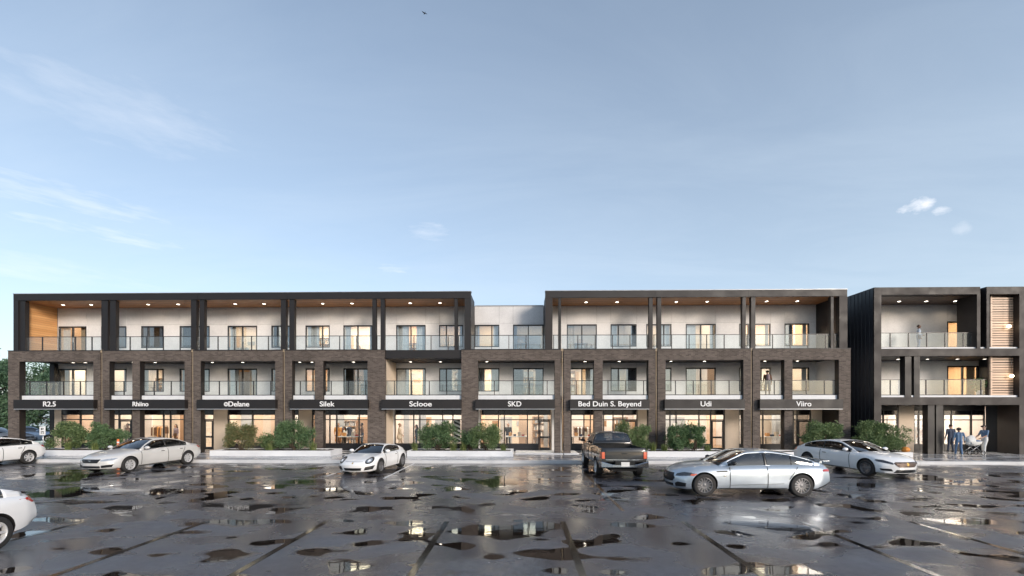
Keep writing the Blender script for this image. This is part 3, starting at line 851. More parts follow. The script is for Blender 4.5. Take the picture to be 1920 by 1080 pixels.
# ---- recessed downlights
def downlight(x, y, z, parent, power, size=150, beam=True, tilt=0.0):
    m = MB(); m.lathe([(0.085, z - 0.004), (0.10, z - 0.012), (0.115, z - 0.010), (0.118, z - 0.001)], 18, 'z', (x, y, 0))
    o = m.build('downlight', 'steel', None)
    d = MB(); d.lathe([(0.0, z - 0.006), (0.085, z - 0.006)], 16, 'z', (x, y, 0)); d.build('lamp_disc', 'downlight_glow', o)
    if beam: spot((x, y, z - 0.03), power, o, size, tilt=tilt)
    return o
DL3 = [118.5, 171, 278, 334, 441, 495, 605, 660, 769, 825, 1099, 1157, 1268, 1326, 1437.5, 1495]
for px in DL3:
    bpart(downlight(PX(px, 27.95), 27.95, Z_SOF - 0.005, bld, 15))
DL2 = [137, 160, 250, 291, 398, 455, 562, 585, 663, 770, 826, 913, 1097, 1161, 1258, 1321, 1434, 1495]
for px in DL2:
    bpart(downlight(PX(px, 28.15), 28.15, Z_C2 - 0.02, bld, 6))
for px in (160, 240, 320, 412, 470, 573, 650, 727, 790, 830, 930, 990, 1095, 1160, 1205, 1290, 1372, 1450, 1530):
    bpart(downlight(PX(px, 27.5), 27.5, Z_SLAB0 - 0.02, bld, 6))

# ---- shell of the building behind the rooms
bbox('rear_wall', XL + 0.4, XR - 0.1, 39.6, 40, WALK_Z, Z_SOF, 'panel_grey')
bbox('side_wall', PX(108, YW) - 0.0, PX(108, YW) + 0.08, YW + 0.17, 39.59, WALK_Z, Z_SOF, 'panel_grey')
bbox('side_wall', XR - 0.10, XR - 0.04, YW + 0.02, 39.59, WALK_Z, Z_SOF, 'brick')
bbox('roof', PX(108, YW) + 0.09, XR - 0.11, YW + 0.17, 39.59, Z_SOF - 0.08, Z_SOF - 0.03, 'roofing')
for k, (xa, ya) in enumerate(((-14, 33), (3, 34), (11, 33.5))):
    m = P(); m.box(xa - 0.6, xa + 0.6, ya, ya + 1.0, Z_SOF - 0.03, Z_SOF + 0.30); m.b('roof_unit', 'steel')

# ================================================================== shop signs
def text_mesh(body, size, mat, depth=0.02, bold=0.005):
    cu = bpy.data.curves.new('lettering', 'FONT'); cu.body = body; cu.size = size; cu.extrude = depth / 2; cu.offset = bold
    cu.align_x = 'CENTER'; cu.align_y = 'CENTER'
    o = bpy.data.objects.new('lettering', cu); COL.objects.link(o)
    dg = bpy.context.evaluated_depsgraph_get(); me = bpy.data.meshes.new_from_object(o.evaluated_get(dg))
    bpy.data.objects.remove(o); me.materials.clear(); me.materials.append(M(mat)); return me
SIGNS = [('R2.5', 25, 175, 93, 24, 'with a white letter and figures, leftmost over the shrubs'),
         ('Rhiino', 195, 346.5, 263.5, 30, 'with six short white letters, over the shop behind the parked silver-white sedan'),
         ('Delane', 368.5, 516, 444, 48, 'with a white ring mark before its lettering'),
         ('Silek', 543, 689.5, 613, 28, 'with five white letters, fourth from the left'),
         ('Sclooe', 715, 864.5, 788.5, 42, 'with white lettering across the bay that has no brick above it'),
         ('SKD', 891.5, 1040.5, 965, 25, 'with three white capitals, under the setback bay without a canopy'),
         ('Bed Duin S. Beyend', 1069, 1218, 1143, 117, 'with the longest white lettering of all, above the black pickup'),
         ('Udi', 1246.5, 1397, 1323.5, 20, 'with three white letters, second from the right end of the brick row'),
         ('Viiro', 1425, 1581, 1507, 28, 'with five white letters, at the right end of the brick row')]
YG = 26.12
for body, a, b, tc, tw, lab in SIGNS:
    x0, x1 = PX(a, YG), PX(b, YG); cx = (x0 + x1) / 2
    s = empty('shop_sign', (cx, YG, 2.80), 0, 'dark fascia sign ' + lab, 'sign', 'dark fascia signs over the shops')
    hw = (x1 - x0) / 2
    MB().box(-hw, hw, 0, 0.275, 0.02, 0.56).build('sign_board', 'frame_metal', s)
    MB().box(-hw + 0.01, hw - 0.01, 0.012, 0.26, -0.03, 0.017).build('light_strip', 'coping', s)
    me = text_mesh(body, 0.40, 'letter_white')
    o = bpy.data.objects.new('lettering', me); link(o, s); o.rotation_euler = (R(90), 0, 0)
    wpx = tw * DEPTH(cx, YG) / FPX; bw = max(v.co.x for v in me.vertices) - min(v.co.x for v in me.vertices)
    k = wpx / bw; kz = max(0.78, min(1.05, k))
    o.scale = (k, kz, 1); o.location = (PX(tc, YG) - cx, -0.012, 0.285)
    if body == 'Delane':
        o.location.x += 0.12; o.scale.x *= 0.82
        rx0 = o.location.x - wpx * 0.5
        q = MB(); q.lathe([(0.085, -0.02), (0.125, -0.02), (0.125, 0.0), (0.085, 0.0)], 20, 'y', (rx0, 0, 0.285), 0, False, True)
        q.box(rx0 - 0.02, rx0 + 0.02, -0.018, -0.002, 0.20, 0.37); q.build('ring_mark', 'letter_white', s)
# ================================================================== dark building on the right
bl2 = empty('dark_clad_building', (PX(1780, YF), YF, WALK_Z), 0,
            'dark brown three-storey building with framed balconies and timber slat screens, right edge', 'building')
B2 = -Vector(bl2.location)
def b2(o):
    o.parent = bl2; o.location = Vector(o.location) + B2; return o
def bb2(name, x0, x1, y0, y1, z0, z1, mat): return b2(MB().box(x0, x1, y0, y1, z0, z1).build(name, mat))
ZB = dict(top=9.93, sof=9.50, s3t=6.42, s3b=6.33, bm3=5.90, s2t=3.60, s2b=3.49, bm2=3.04)
XE = fx(1990)
bb2('frame_stile', fx(1639), fx(1652.5), YF, YW + 0.5, WALK_Z - 0.05, ZB['top'], 'frame_brown')
# corrugated gable wall
gx = fx(1639); m = MB(); n = 46; y = YF + 0.02; ys = [y + i * 0.30 for i in range(n)]
v = []; f = []
for i, yy in enumerate(ys):
    for dx, dy in ((0.0, 0.0), (0.0, 0.24), (0.03, 0.255), (0.03, 0.285)):
        v += [(gx - 0.035 + dx, yy + dy, WALK_Z), (gx - 0.035 + dx, yy + dy, ZB['top'] - 0.04)]
for k in range(len(v) // 2 - 1): f.append((2 * k, 2 * k + 1, 2 * k + 3, 2 * k + 2))
m.add(v, f); b2(m.build('gable_cladding', 'clad_navy'))
bb2('gable_wall', gx + 0.002, gx + 0.3, YW + 0.52, 40, WALK_Z, ZB['top'] - 0.02, 'clad_navy')
for z0, z1, nm in ((ZB['sof'], ZB['top'], 'top_beam'), (ZB['bm3'], ZB['s3b'], 'floor_beam'), (ZB['bm2'], ZB['s2b'], 'floor_beam')):
    bb2(nm, fx(1652.5) + 0.002, fx(1838) if nm == 'top_beam' else XE, YF, YF + 0.45, z0, z1, 'frame_brown')
bb2('top_beam', fx(1850), XE, YF, YF + 0.45, ZB['sof'], ZB['top'], 'frame_brown')
bb2('top_beam', fx(1838) + 0.002, fx(1850) - 0.002, YF + 0.35, YF + 0.6, ZB['sof'], ZB['top'] - 0.02, 'frame_metal')
bb2('frame_stile', fx(1832), fx(1838.5), YF + 0.003, YF + 1.2, ZB['s3b'], ZB['sof'] - 0.002, 'frame_brown')
bb2('frame_stile', fx(1850), fx(1855.5), YF + 0.003, YF + 1.2, ZB['s3b'], ZB['sof'] - 0.002, 'frame_brown')
bb2('frame_stile', fx(1911.5), fx(1924), YF + 0.003, YF + 1.2, WALK_Z, ZB['sof'] - 0.002, 'frame_brown')
bb2('recess_wall', fx(1836), fx(1853), YF + 1.0, YF + 1.2, ZB['s3b'], ZB['top'] - 0.03, 'clad_navy')
for a, b, z0, z1 in ((1698, 1710.5, ZB['s2b'], ZB['bm3']), (1715, 1726.5, ZB['s2b'], ZB['bm3']), (1741, 1754, WALK_Z, ZB['bm2']), (1756.5, 1770, WALK_Z, ZB['bm2'])):
    bb2('column', fx(a) + 0.02, fx(b), YF + 0.06, YF + 0.42, z0 + 0.002, z1 - 0.002, 'frame_metal')
for zt, zb in ((ZB['s3t'], ZB['s3b']), (ZB['s2t'], ZB['s2b'])):
    bb2('balcony_slab', fx(1652.5) + 0.002, fx(1911), YF + 0.10, YW, zb + 0.004, zt, 'slab_white')
bb2('soffit', fx(1652.5), XE, YF + 0.46, YW + 0.02, ZB['sof'] - 0.012, ZB['sof'] + 0.004, 'dark_wood')
bb2('ceiling', fx(1652.5), XE, YF + 0.46, YW, ZB['bm3'] - 0.014, ZB['bm3'] + 0.002, 'frame_metal')
bb2('ceiling', fx(1652.5), XE, YF + 0.46, YW, ZB['bm2'] - 0.014, ZB['bm2'] + 0.002, 'frame_metal')
bb2('roof', fx(1639) + 0.04, XE, YF + 0.46, 40, ZB['top'] - 0.35, ZB['top'] - 0.05, 'roofing')
# inner walls with a sliding door on each floor
def wall2(z0, z1, zh, d0, d1):
    xa, xb, xc, xd = fx(1652), wx(d0), wx(d1), wx(1850)
    w = b2(MB().box(xa, xb, YW + 0.032, YW + 0.16, z0, z1).box(xc, xd, YW + 0.032, YW + 0.16, z0, z1).box(xb, xc, YW + 0.032, YW + 0.16, zh, z1).build('wall', 'panel_backing'))
    g = 0.006
    for a, b, c, d in ((xa, xb, z0, z1), (xb, xc, zh, z1), (xc, xd, z0, z1)):
        if b - a > 0.05: MB().box(a + g, b - g, YW, YW + 0.03, c + g, d - g).build('wall_panel', 'panel_grey', w)
wall2(ZB['s3t'] - 0.05, ZB['sof'], 8.40, 1776, 1823); wall2(ZB['s2t'] - 0.05, ZB['bm3'], 5.56, 1776, 1834.5)
def door2(x0, x1, z0, z1):
    o = window('D', x0, x1, z0, z1, YW, [('r', 0.5, 'curtain_tan')]); o.parent = bl2; o.location = -Vector(bl2.location)
door2(wx(1776), wx(1823), ZB['s3t'], 8.40); door2(wx(1776), wx(1834.5), ZB['s2t'], 5.56)
bb2('side_cheek', wx(1823.5), wx(1828), YF + 1.25, YW, ZB['s3t'], ZB['sof'] - 0.02, 'frame_metal')
bb2('side_cheek', wx(1835), wx(1839), YF + 0.55, YW, ZB['s2t'], ZB['bm3'] - 0.02, 'clad_navy')
def room2(*a):
    o = room(*a); o.parent = bl2; o.location = -Vector(bl2.location)
room2(wx(1655), wx(1890), YW + 0.165, YW + 4.6, ZB['s3t'] - 0.03, 9.2, 'room_tan', 'lamp_room', 401)
room2(wx(1655), wx(1890), YW + 0.165, YW + 4.6, ZB['s2t'] - 0.03, 5.86, 'room_tan', 'lamp_room', 402)
room2(sx_(1641), sx_(1880), YS + 0.26, YS + 6.0, WALK_Z + 0.001, 2.98, 'room_white', 'lamp_shop', 403, True)
def sf2(*a):
    before = set(bpy.data.objects)
    shopfront(*a, zt=2.70)
    for o in set(bpy.data.objects) - before:
        if o.parent is bld: o.parent = bl2; o.location = -Vector(bl2.location)
def sw2(*a):
    before = set(bpy.data.objects)
    shopwall(*a)
    for o in set(bpy.data.objects) - before: o.parent = bl2; o.location = -Vector(bl2.location)
sf2(1640, 1684, (1657, 1681)); sw2(1684.5, 1713); sf2(1713.5, 1847, (1723.5, 1741, 1770, 1785, 1822))
m = MB(); xa, xb = PX(1848, 28.2), PX(1920, 26.95)
m.add([(xa, 28.2, WALK_Z), (xb, 26.95, WALK_Z), (xb, 26.95, 3.03), (xa, 28.2, 3.03), (xb + 0.2, 28.3, WALK_Z), (xb + 0.2, 28.3, 3.03)],
      [(0, 1, 2, 3), (1, 4, 5, 2), (4, 0, 3, 5)]); b2(m.build('dark_panel_wall', 'frame_metal'))
# railings, downlights
def rail2(a, b, z0, z1, off, Y=YF + 0.30):
    o = railing(fx(a), fx(b), Y, z0, z1, 1.06, off); o.parent = bl2; o.location = -Vector(bl2.location)
rail2(1652.8, 1831.5, ZB['s3t'], 7.32, 0.75); rail2(1839, 1849.5, ZB['s3t'], 7.32, 0.05);
rail2(1652.8, 1698, ZB['s2t'], 4.55, 0.75); rail2(1711, 1715, ZB['s2t'], 4.55, 0.05); rail2(1727, 1857, ZB['s2t'], 4.55, 0.55)
for px in (1686, 1737, 1791): b2(downlight(PX(px, 28.0), 28.0, ZB['sof'] - 0.012, bl2, 17))
for px in (1684, 1739, 1795, 1846): b2(downlight(PX(px, 27.9), 27.9, ZB['bm3'] - 0.014, bl2, 9))
for px in (1700, 1728, 1762, 1800, 1835): b2(downlight(PX(px, 27.3), 27.3, ZB['bm2'] - 0.014, bl2, 8))
# timber slat screens, every slat on its own, with a globe lamp hung before each
def screen(px0, px1, z0, z1, lamp, step, seed):
    rr = random.Random(seed); y0 = YF + 0.30
    xa, xb = PX(px0, y0), PX(px1, y0)
    s = b2(MB().box(xa, xa + 0.10, y0, y0 + 0.10, z0, z1).box(xb - 0.05, xb, y0, y0 + 0.10, z0, z1).build('slat_screen', 'slat_wood'))
    bb2('screen_backing', xa + 0.01, xb - 0.01, y0 + 0.16, y0 + 0.2, z0, z1, 'dark_wood')
    z = z0 + 0.02
    while z < z1 - 0.12:
        h = step * rr.uniform(0.66, 0.80)
        MB().box(xa + 0.102, xb - 0.052, y0 + 0.03, y0 + 0.055, z, z + h).build('slat', 'slat_wood', s); z += step
    lx = PX(lamp[0], y0 - 0.15); lz = PZ(lamp[1], lx, y0 - 0.15)
    g = b2(MB().ball((lx, y0 - 0.15, lz), 0.10, 16, 10).build('globe_lamp', 'globe_glow'))
    MB().tube([(lx, y0 - 0.15, lz + 0.10), (lx, y0 - 0.15, z1)], 0.008, 6).build('cord', 'window_metal', g)
    d = bpy.data.lights.new('lamp_light', 'POINT'); d.energy = 3; d.color = (1, 0.74, 0.46); d.shadow_soft_size = 0.15
    o = bpy.data.objects.new('lamp_light', d); link(o, g); o.location = (lx, y0 - 0.33, lz)
screen(1857.5, 1911, ZB['s3t'], ZB['sof'] - 0.02, (1892, 612), 0.142, 3)
screen(1857.5, 1911, ZB['s2t'], ZB['bm3'] - 0.02, (1897, 705), 0.15, 4)

# ================================================================== planters
def planter(px0, px1, y0, y1, lab, h=0.30):
    x0, x1 = PX(px0, y0), PX(px1, y0); t = 0.16; cx = (x0 + x1) / 2
    p = empty('planter', (cx, y0, WALK_Z), 0, lab, 'planter', 'low white planters along the shopfronts')
    hw = (x1 - x0) / 2; d = y1 - y0
    m = MB(); m.box(-hw, hw, 0, t, 0.0, h); m.box(-hw, hw, d - t, d, 0, h); m.box(-hw, -hw + t, t, d - t, 0, h); m.box(hw - t, hw, t, d - t, 0, h)
    m.build('planter_wall', 'planter_white', p)
    m = MB(); n = 40; rr = random.Random(px0); v = []; f = []
    for j in range(7):
        for i in range(n + 1):
            v.append((-hw + t + (2 * hw - 2 * t) * i / n, t + (d - 2 * t) * j / 6, h - 0.05 + rr.uniform(-0.02, 0.03)))
    for j in range(6):
        for i in range(n): a = j * (n + 1) + i; f.append((a, a + 1, a + n + 2, a + n + 1))
    m.add(v, f, 0, True).build('soil', 'soil', p)
    return p
planter(18, 330, 24.6, 26.2, 'low white planter wall behind the silver-white sedan, leftmost')
planter(393, 620, 24.6, 26.2, 'low white planter under the third and fourth shop signs')
planter(763, 962, 24.6, 26.2, 'low white planter right of the white sports car')
planter(1214, 1368, 24.6, 26.2, 'low white planter right of the black pickup')
planter(1470, 1712, 24.75, 26.2, 'low white planter behind the white coupe, rightmost', 0.26)
# entrance slabs between the planters
for k, (a, b) in enumerate(((966, 1056), (1058, 1086))):
    o = box('entrance_step', PX(a, 25.9), PX(b, 25.9), 25.9, YS - 0.002, WALK_Z + 0.001, WALK_Z + 0.03, 'slab_white'); tag(o, kind='structure')

# ================================================================== small street things
simple('sign_white', (0.78, 0.78, 0.78), 0.4, 0, 0.04)
simple('sign_ink', (0.03, 0.03, 0.035), 0.5, 0, 0.05)
simple('orange_paint', (0.75, 0.19, 0.05), 0.5, 0, 0.1)
simple('pumpkin_orange', (0.68, 0.26, 0.04), 0.5, 0, 0.15, 14)
simple('stem_green', (0.12, 0.13, 0.05), 0.8)
p = GP(81, 853, WALK_Z); p.y = 24.3; p.x = PX(81, 24.3)
s = empty('parking_sign', (p.x, p.y, WALK_Z), 0, 'small white parking sign on a thin grey pole behind the white car', 'sign')
MB().tube([(0, 0, 0), (0, 0, 1.62)], 0.028, 8).build('pole', 'steel', s)
bm = MB().box(-0.165, 0.165, -0.045, -0.028, 1.18, 1.66).build('sign_plate', 'sign_white', s)
q = MB(); q.box(-0.08, -0.02, -0.048, -0.046, 1.46, 1.58); q.box(-0.02, 0.06, -0.048, -0.046, 1.55, 1.58); q.box(-0.02, 0.06, -0.048, -0.046, 1.49, 1.52); q.box(0.04, 0.07, -0.048, -0.046, 1.50, 1.57)
q.box(-0.09, 0.09, -0.048, -0.046, 1.36, 1.40); q.box(-0.09, -0.02, -0.048, -0.046, 1.27, 1.33); q.box(0.02, 0.09, -0.048, -0.046, 1.27, 1.33); q.build('sign_print', 'sign_ink', bm)
s = empty('marker_post', (PX(221.5, 24.5), 24.5, WALK_Z), 0, 'short orange marker post in front of the shrubs', 'post')
MB().lathe([(0.0, 0.95), (0.05, 0.94), (0.06, 0.90), (0.06, 0.16), (0.09, 0.14), (0.09, 0.0)], 14, 'z').build('post_body', 'orange_paint', s)
MB().lathe([(0.0615, 0.72), (0.062, 0.72), (0.062, 0.80), (0.0615, 0.80)], 14, 'z').build('reflective_band', 'sign_white', s)
s = empty('pumpkin', (PX(1697.5, 24.9), 24.90, WALK_Z + 0.262), 0, 'round orange pumpkin at the end of the planter', 'pumpkin')
m = MB(); v = []; f = []
for i in range(11):
    th = math.pi * i / 10
    for k in range(32):
        a = 2 * math.pi * k / 32; rr = (0.20 + 0.012 * math.cos(a * 9)) * math.sin(th) ** 0.8
        v.append((rr * math.cos(a), rr * math.sin(a), 0.145 - 0.145 * math.cos(math.pi - th) * (1 if True else 0)))
for i in range(10):
    for k in range(32): f.append((i * 32 + k, (i + 1) * 32 + k, (i + 1) * 32 + (k + 1) % 32, i * 32 + (k + 1) % 32))
m.add(v, f, 0, True).build('pumpkin_body', 'pumpkin_orange', s)
MB().tube([(0, 0, 0.26), (0.01, 0, 0.33), (0.04, 0, 0.36)], [0.03, 0.02, 0.018], 7).build('stalk', 'stem_green', s)
# striped panel inside the fifth shop
s = empty('striped_panel', (PX(857, YS + 0.35), YS + 0.35, 0.62), 0, 'black and white diagonal striped panel inside the shop window', 'panel')
hw = 0.22
MB().box(-hw, hw, 0, 0.03, 0, 1.52).build('panel_board', 'sign_white', s)
for k in range(6):
    z = 0.06 + k * 0.27; zz0, zz1 = z + 0.14, z
    MB().add([(-hw, -0.006, zz0), (hw, -0.006, zz1 - 0.06), (hw, -0.006, zz1 + 0.08), (-hw, -0.006, min(zz0 + 0.14, 1.52)),
              (-hw, -0.001, zz0), (hw, -0.001, zz1 - 0.06), (hw, -0.001, zz1 + 0.08), (-hw, -0.001, min(zz0 + 0.14, 1.52))],
             [(0, 1, 2, 3), (4, 7, 6, 5), (0, 4, 5, 1), (1, 5, 6, 2), (2, 6, 7, 3), (3, 7, 4, 0)]).build('stripe', 'sign_ink', s)
# ================================================================== plants
def leaf_material(name, stops):
    t = NT(name)
    at = t.node('ShaderNodeAttribute', {'attribute_name': 'hue'})
    n = t.noise(t.pos(), 3.0, 3)
    f = t.math('ADD', t.math('MULTIPLY', at.outputs['Fac'], 0.75), t.math('MULTIPLY', n, 0.25))
    c = t.ramp(f, stops)
    b = t.bsdf(c, 0.5, 0, None, 0.35)
    tl = t.node('ShaderNodeBsdfTranslucent', Color=c)
    mx = t.node('ShaderNodeMixShader', i0=0.22, i1=b.outputs[0], i2=tl.outputs[0])
    return t.done(mx)
leaf_material('leaf_shrub', [(0.1, (0.076, 0.121, 0.052)), (0.5, (0.150, 0.225, 0.095)), (0.8, (0.260, 0.335, 0.152)), (1.0, (0.407, 0.442, 0.214))])
leaf_material('leaf_dark', [(0.1, (0.069, 0.117, 0.059)), (0.5, (0.125, 0.213, 0.097)), (0.9, (0.222, 0.325, 0.153))])
leaf_material('leaf_autumn', [(0.1, (0.099, 0.137, 0.056)), (0.55, (0.189, 0.213, 0.096)), (0.8, (0.360, 0.256, 0.124)), (1.0, (0.463, 0.282, 0.149))])
leaf_material('leaf_grass', [(0.1, (0.10, 0.15, 0.045)), (0.6, (0.19, 0.24, 0.08)), (1.0, (0.34, 0.33, 0.15))])
leaf_material('leaf_tree', [(0.1, (0.051, 0.102, 0.058)), (0.5, (0.099, 0.178, 0.102)), (0.9, (0.170, 0.272, 0.162))])
simple('bark', (0.10, 0.075, 0.055), 0.95, 0, 0.3, 10, 0.8, 30)

def leaves_mesh(name, pts, out, size, mat, rs, droop=0.15, aspect=0.42, jit=0.9):
    """pts: (n,3) leaf positions, out: (n,3) preferred directions"""
    n = len(pts)
    d = out + rs.normal(0, jit, (n, 3)) * 0.6; d[:, 2] -= droop
    d /= np.linalg.norm(d, axis=1, keepdims=True) + 1e-9
    r = rs.normal(0, 1, (n, 3)); s = np.cross(d, r); s /= np.linalg.norm(s, axis=1, keepdims=True) + 1e-9
    nn = np.cross(s, d)
    L = (size * rs.uniform(0.6, 1.35, n))[:, None]; W = L * aspect
    a = pts; tip = pts + d * L + nn * L * 0.02; mid = pts + d * L * 0.48 + nn * L * 0.10
    v = np.stack([a, mid + s * W * 0.5, tip, mid - s * W * 0.5], 1).reshape(-1, 3)
    me = bpy.data.meshes.new(name)
    me.vertices.add(4 * n); me.vertices.foreach_set('co', v.astype(np.float32).ravel())
    me.loops.add(4 * n); me.polygons.add(n)
    me.loops.foreach_set('vertex_index', np.arange(4 * n, dtype=np.int32))
    me.polygons.foreach_set('loop_start', np.arange(0, 4 * n, 4, dtype=np.int32))
    at = me.attributes.new('hue', 'FLOAT', 'FACE')
    at.data.foreach_set('value', np.clip(rs.normal(0.5, 0.24, n), 0, 1).astype(np.float32))
    me.materials.append(M(mat)); me.update(); me.validate(); return me

def crown_points(rs, n, clumps, spread):
    """leaf positions spread through overlapping clumps; denser to the outside of each"""
    k = rs.randint(0, len(clumps), n); c = np.array([q[:3] for q in clumps])[k]; r = np.array([q[3] for q in clumps])[k]
    u = rs.normal(0, 1, (n, 3)); u /= np.linalg.norm(u, axis=1, keepdims=True)
    rad = r * (rs.uniform(0, 1, n) ** spread)
    p = c + u * rad[:, None] * np.array([1, 1, 0.85]); return p, u

def shrub(name, px, Y, wpx, h, seed, lab, mat='leaf_shrub', n=5200, size=0.085, z0=WALK_Z + 0.24, depth=0.62, lobes=None, group='leafy shrubs in the planters'):
    rs = np.random.RandomState(seed); X = PX(px, Y); hw = wpx * DEPTH(X, Y) / FPX / 2
    h *= 1.16; hw *= 1.12; n = int(n * 2.2)
    o = empty(name, (X, Y, z0), 0, lab, 'shrub', group)
    cl = []
    for i in range(34):
        a = rs.uniform(0, 2 * math.pi); t = rs.uniform(0.0, 1.0)
        zz = h * (0.16 + 0.66 * t); fall = math.sqrt(max(0.08, 1 - ((zz / h - 0.42) / 0.66) ** 2))
        rr = fall * rs.uniform(0.30, 0.84)
        cl.append((hw * rr * math.cos(a), depth * rr * math.sin(a), zz, rs.uniform(0.15, 0.30) * min(1.3, hw / 0.9)))
    pts, u = crown_points(rs, n, cl, 0.45)
    # loose shoots breaking the outline
    for s in range(34):
        c = cl[rs.randint(len(cl))]; dv = np.array([rs.normal(0, 0.6), rs.normal(0, 0.4), abs(rs.normal(0.6, 0.4))]); dv /= np.linalg.norm(dv)
        ll = rs.uniform(0.25, 0.5); tt = rs.uniform(0.2, 1, 26)[:, None]
        pts = np.vstack([pts, np.array(c[:3]) + dv * ll * tt + rs.normal(0, 0.02, (26, 3))]); u = np.vstack([u, np.tile(dv, (26, 1))])
    keep = pts[:, 2] > 0.02
    me = leaves_mesh('foliage', pts[keep], u[keep], size, mat, rs)
    f = bpy.data.objects.new('foliage', me); link(f, o)
    m = MB()
    for c in cl[:14]:
        b = (rs.normal(0, 0.08), rs.normal(0, 0.06), -0.04)
        m.tube([b, ((b[0] + c[0]) * 0.45, (b[1] + c[1]) * 0.45, c[2] * 0.55), c[:3]], [0.018, 0.012, 0.005], 5)
    m.build('stems', 'bark', o)
    return o
def tuft(px, Y, h, seed, lab, n=150, r=0.22, mat='leaf_grass', z0=WALK_Z + 0.24):
    rs = np.random.RandomState(seed); X = PX(px, Y)
    o = empty('grass_tuft', (X, Y, z0), 0, lab, 'grass tuft', 'ornamental grass tufts in the planters')
    v = []; f = []; hue = []
    for i in range(n):
        a = rs.uniform(0, 2 * math.pi); lean = rs.uniform(0.1, 0.9); hh = h * rs.uniform(0.6, 1.1); b = np.array([rs.normal(0, r * 0.3), rs.normal(0, r * 0.25), 0])
        dv = np.array([math.cos(a), math.sin(a), 0]); sd = np.array([-math.sin(a), math.cos(a), 0]) * 0.009
        k = len(v)
        for t, w in ((0, 1.0), (0.5, 0.9), (1.0, 0.1)):
            p = b + dv * lean * r * 1.6 * t * t + np.array([0, 0, hh * (t - 0.28 * lean * t * t)])
            v += [tuple(p - sd * w), tuple(p + sd * w)]
        f += [(k, k + 1, k + 3, k + 2), (k + 2, k + 3, k + 5, k + 4)]; q = float(np.clip(rs.normal(0.5, 0.25), 0, 1)); hue += [q, q]
    me = bpy.data.meshes.new('blades'); me.from_pydata(v, [], f)
    at = me.attributes.new('hue', 'FLOAT', 'FACE'); at.data.foreach_set('value', hue)
    me.materials.append(M(mat)); ob = bpy.data.objects.new('blades', me); link(ob, o)
    m = MB(); m.lathe([(0.0, 0.06), (r * 0.3, 0.05), (r * 0.42, -0.02)], 10, 'z'); m.build('root_clump', 'soil', o)
    return o
shrub('leafy_shrub', 127, 25.4, 82, 1.55, 1, 'wide grey-green shrub behind the parking sign, leftmost of all the shrubs', n=5200)
shrub('leafy_shrub', 203, 25.4, 84, 1.62, 2, 'tall dark green shrub just left of the silver-white sedan\'s roof', 'leaf_dark', n=5200)
shrub('leafy_shrub', 452, 25.4, 76, 1.50, 3, 'round green shrub with brownish tips under the third shop sign', 'leaf_autumn', n=5000)
shrub('leafy_shrub', 553, 25.4, 70, 1.60, 4, 'full dark green shrub between the third and fourth shopfronts', 'leaf_dark', n=5200)
shrub('leafy_shrub', 504, 25.6, 34, 0.85, 5, 'low bushy plant between two taller shrubs left of the sports car', 'leaf_shrub', n=1500)
shrub('leafy_shrub', 820, 25.4, 72, 1.66, 6, 'rounded green shrub in front of the striped panel', 'leaf_dark', n=5600)
shrub('leafy_shrub', 912, 25.4, 56, 1.58, 7, 'upright green shrub under the sign with three capitals', 'leaf_shrub', n=4400)
shrub('leafy_shrub', 882, 25.5, 32, 0.95, 8, 'small dark shrub at the foot of the wide brick pier', 'leaf_dark', n=1500)
shrub('leafy_shrub', 1186, 25.5, 66, 1.55, 9, 'green shrub partly hidden behind the black pickup', 'leaf_shrub', n=4600)
shrub('leafy_shrub', 1268, 25.4, 46, 1.46, 10, 'dark green shrub at the pier right of the pickup, left of a pair', 'leaf_dark', n=3400)
shrub('leafy_shrub', 1300, 25.4, 46, 1.46, 11, 'dark green shrub left of a shop door, right one of a pair', 'leaf_dark', n=3400)
shrub('leafy_shrub', 1543, 25.4, 80, 1.52, 12, 'olive green shrub behind the roof of the white coupe', 'leaf_shrub', n=5000)
shrub('leafy_shrub', 1628, 25.4, 66, 1.70, 13, 'tall olive shrub against the dark gable wall', 'leaf_shrub', n=4600)
shrub('leafy_shrub', 1670, 25.4, 64, 1.45, 14, 'spreading olive shrub beside the pale wall, rightmost of all', 'leaf_shrub', n=4200)
TL = ['pale grass tuft at the foot of the leftmost shrub', 'pale grass tuft beside the orange marker post', 'grass tuft between the two shrubs left of the sports car',
      'grass tuft at the right end of the planter left of the sports car', 'grass tuft at the left end of the planter right of the sports car', 'grass tuft just right of the rounded shrub with the striped panel behind',
      'grass tuft against the wide brick pier', 'yellowish grass tuft at the right end of the planter under the three-capital sign', 'dry grass tuft right behind the pickup\'s tail lamp',
      'pale grass tuft between the pickup and the pair of dark shrubs', 'pale grass tuft beside the glazed shop door']
for i, (px, h, y) in enumerate(((128, 0.62, 24.9), (178, 0.62, 24.9), (505, 0.5, 24.9), (586, 0.6, 24.95), (778, 0.62, 25.0), (850, 0.6, 24.95), (869, 0.55, 25.2), (944, 0.55, 24.95), (1224, 0.62, 25.1), (1246, 0.5, 24.95), (1326, 0.5, 24.95))):
    tuft(px, y, h, 50 + i, TL[i])

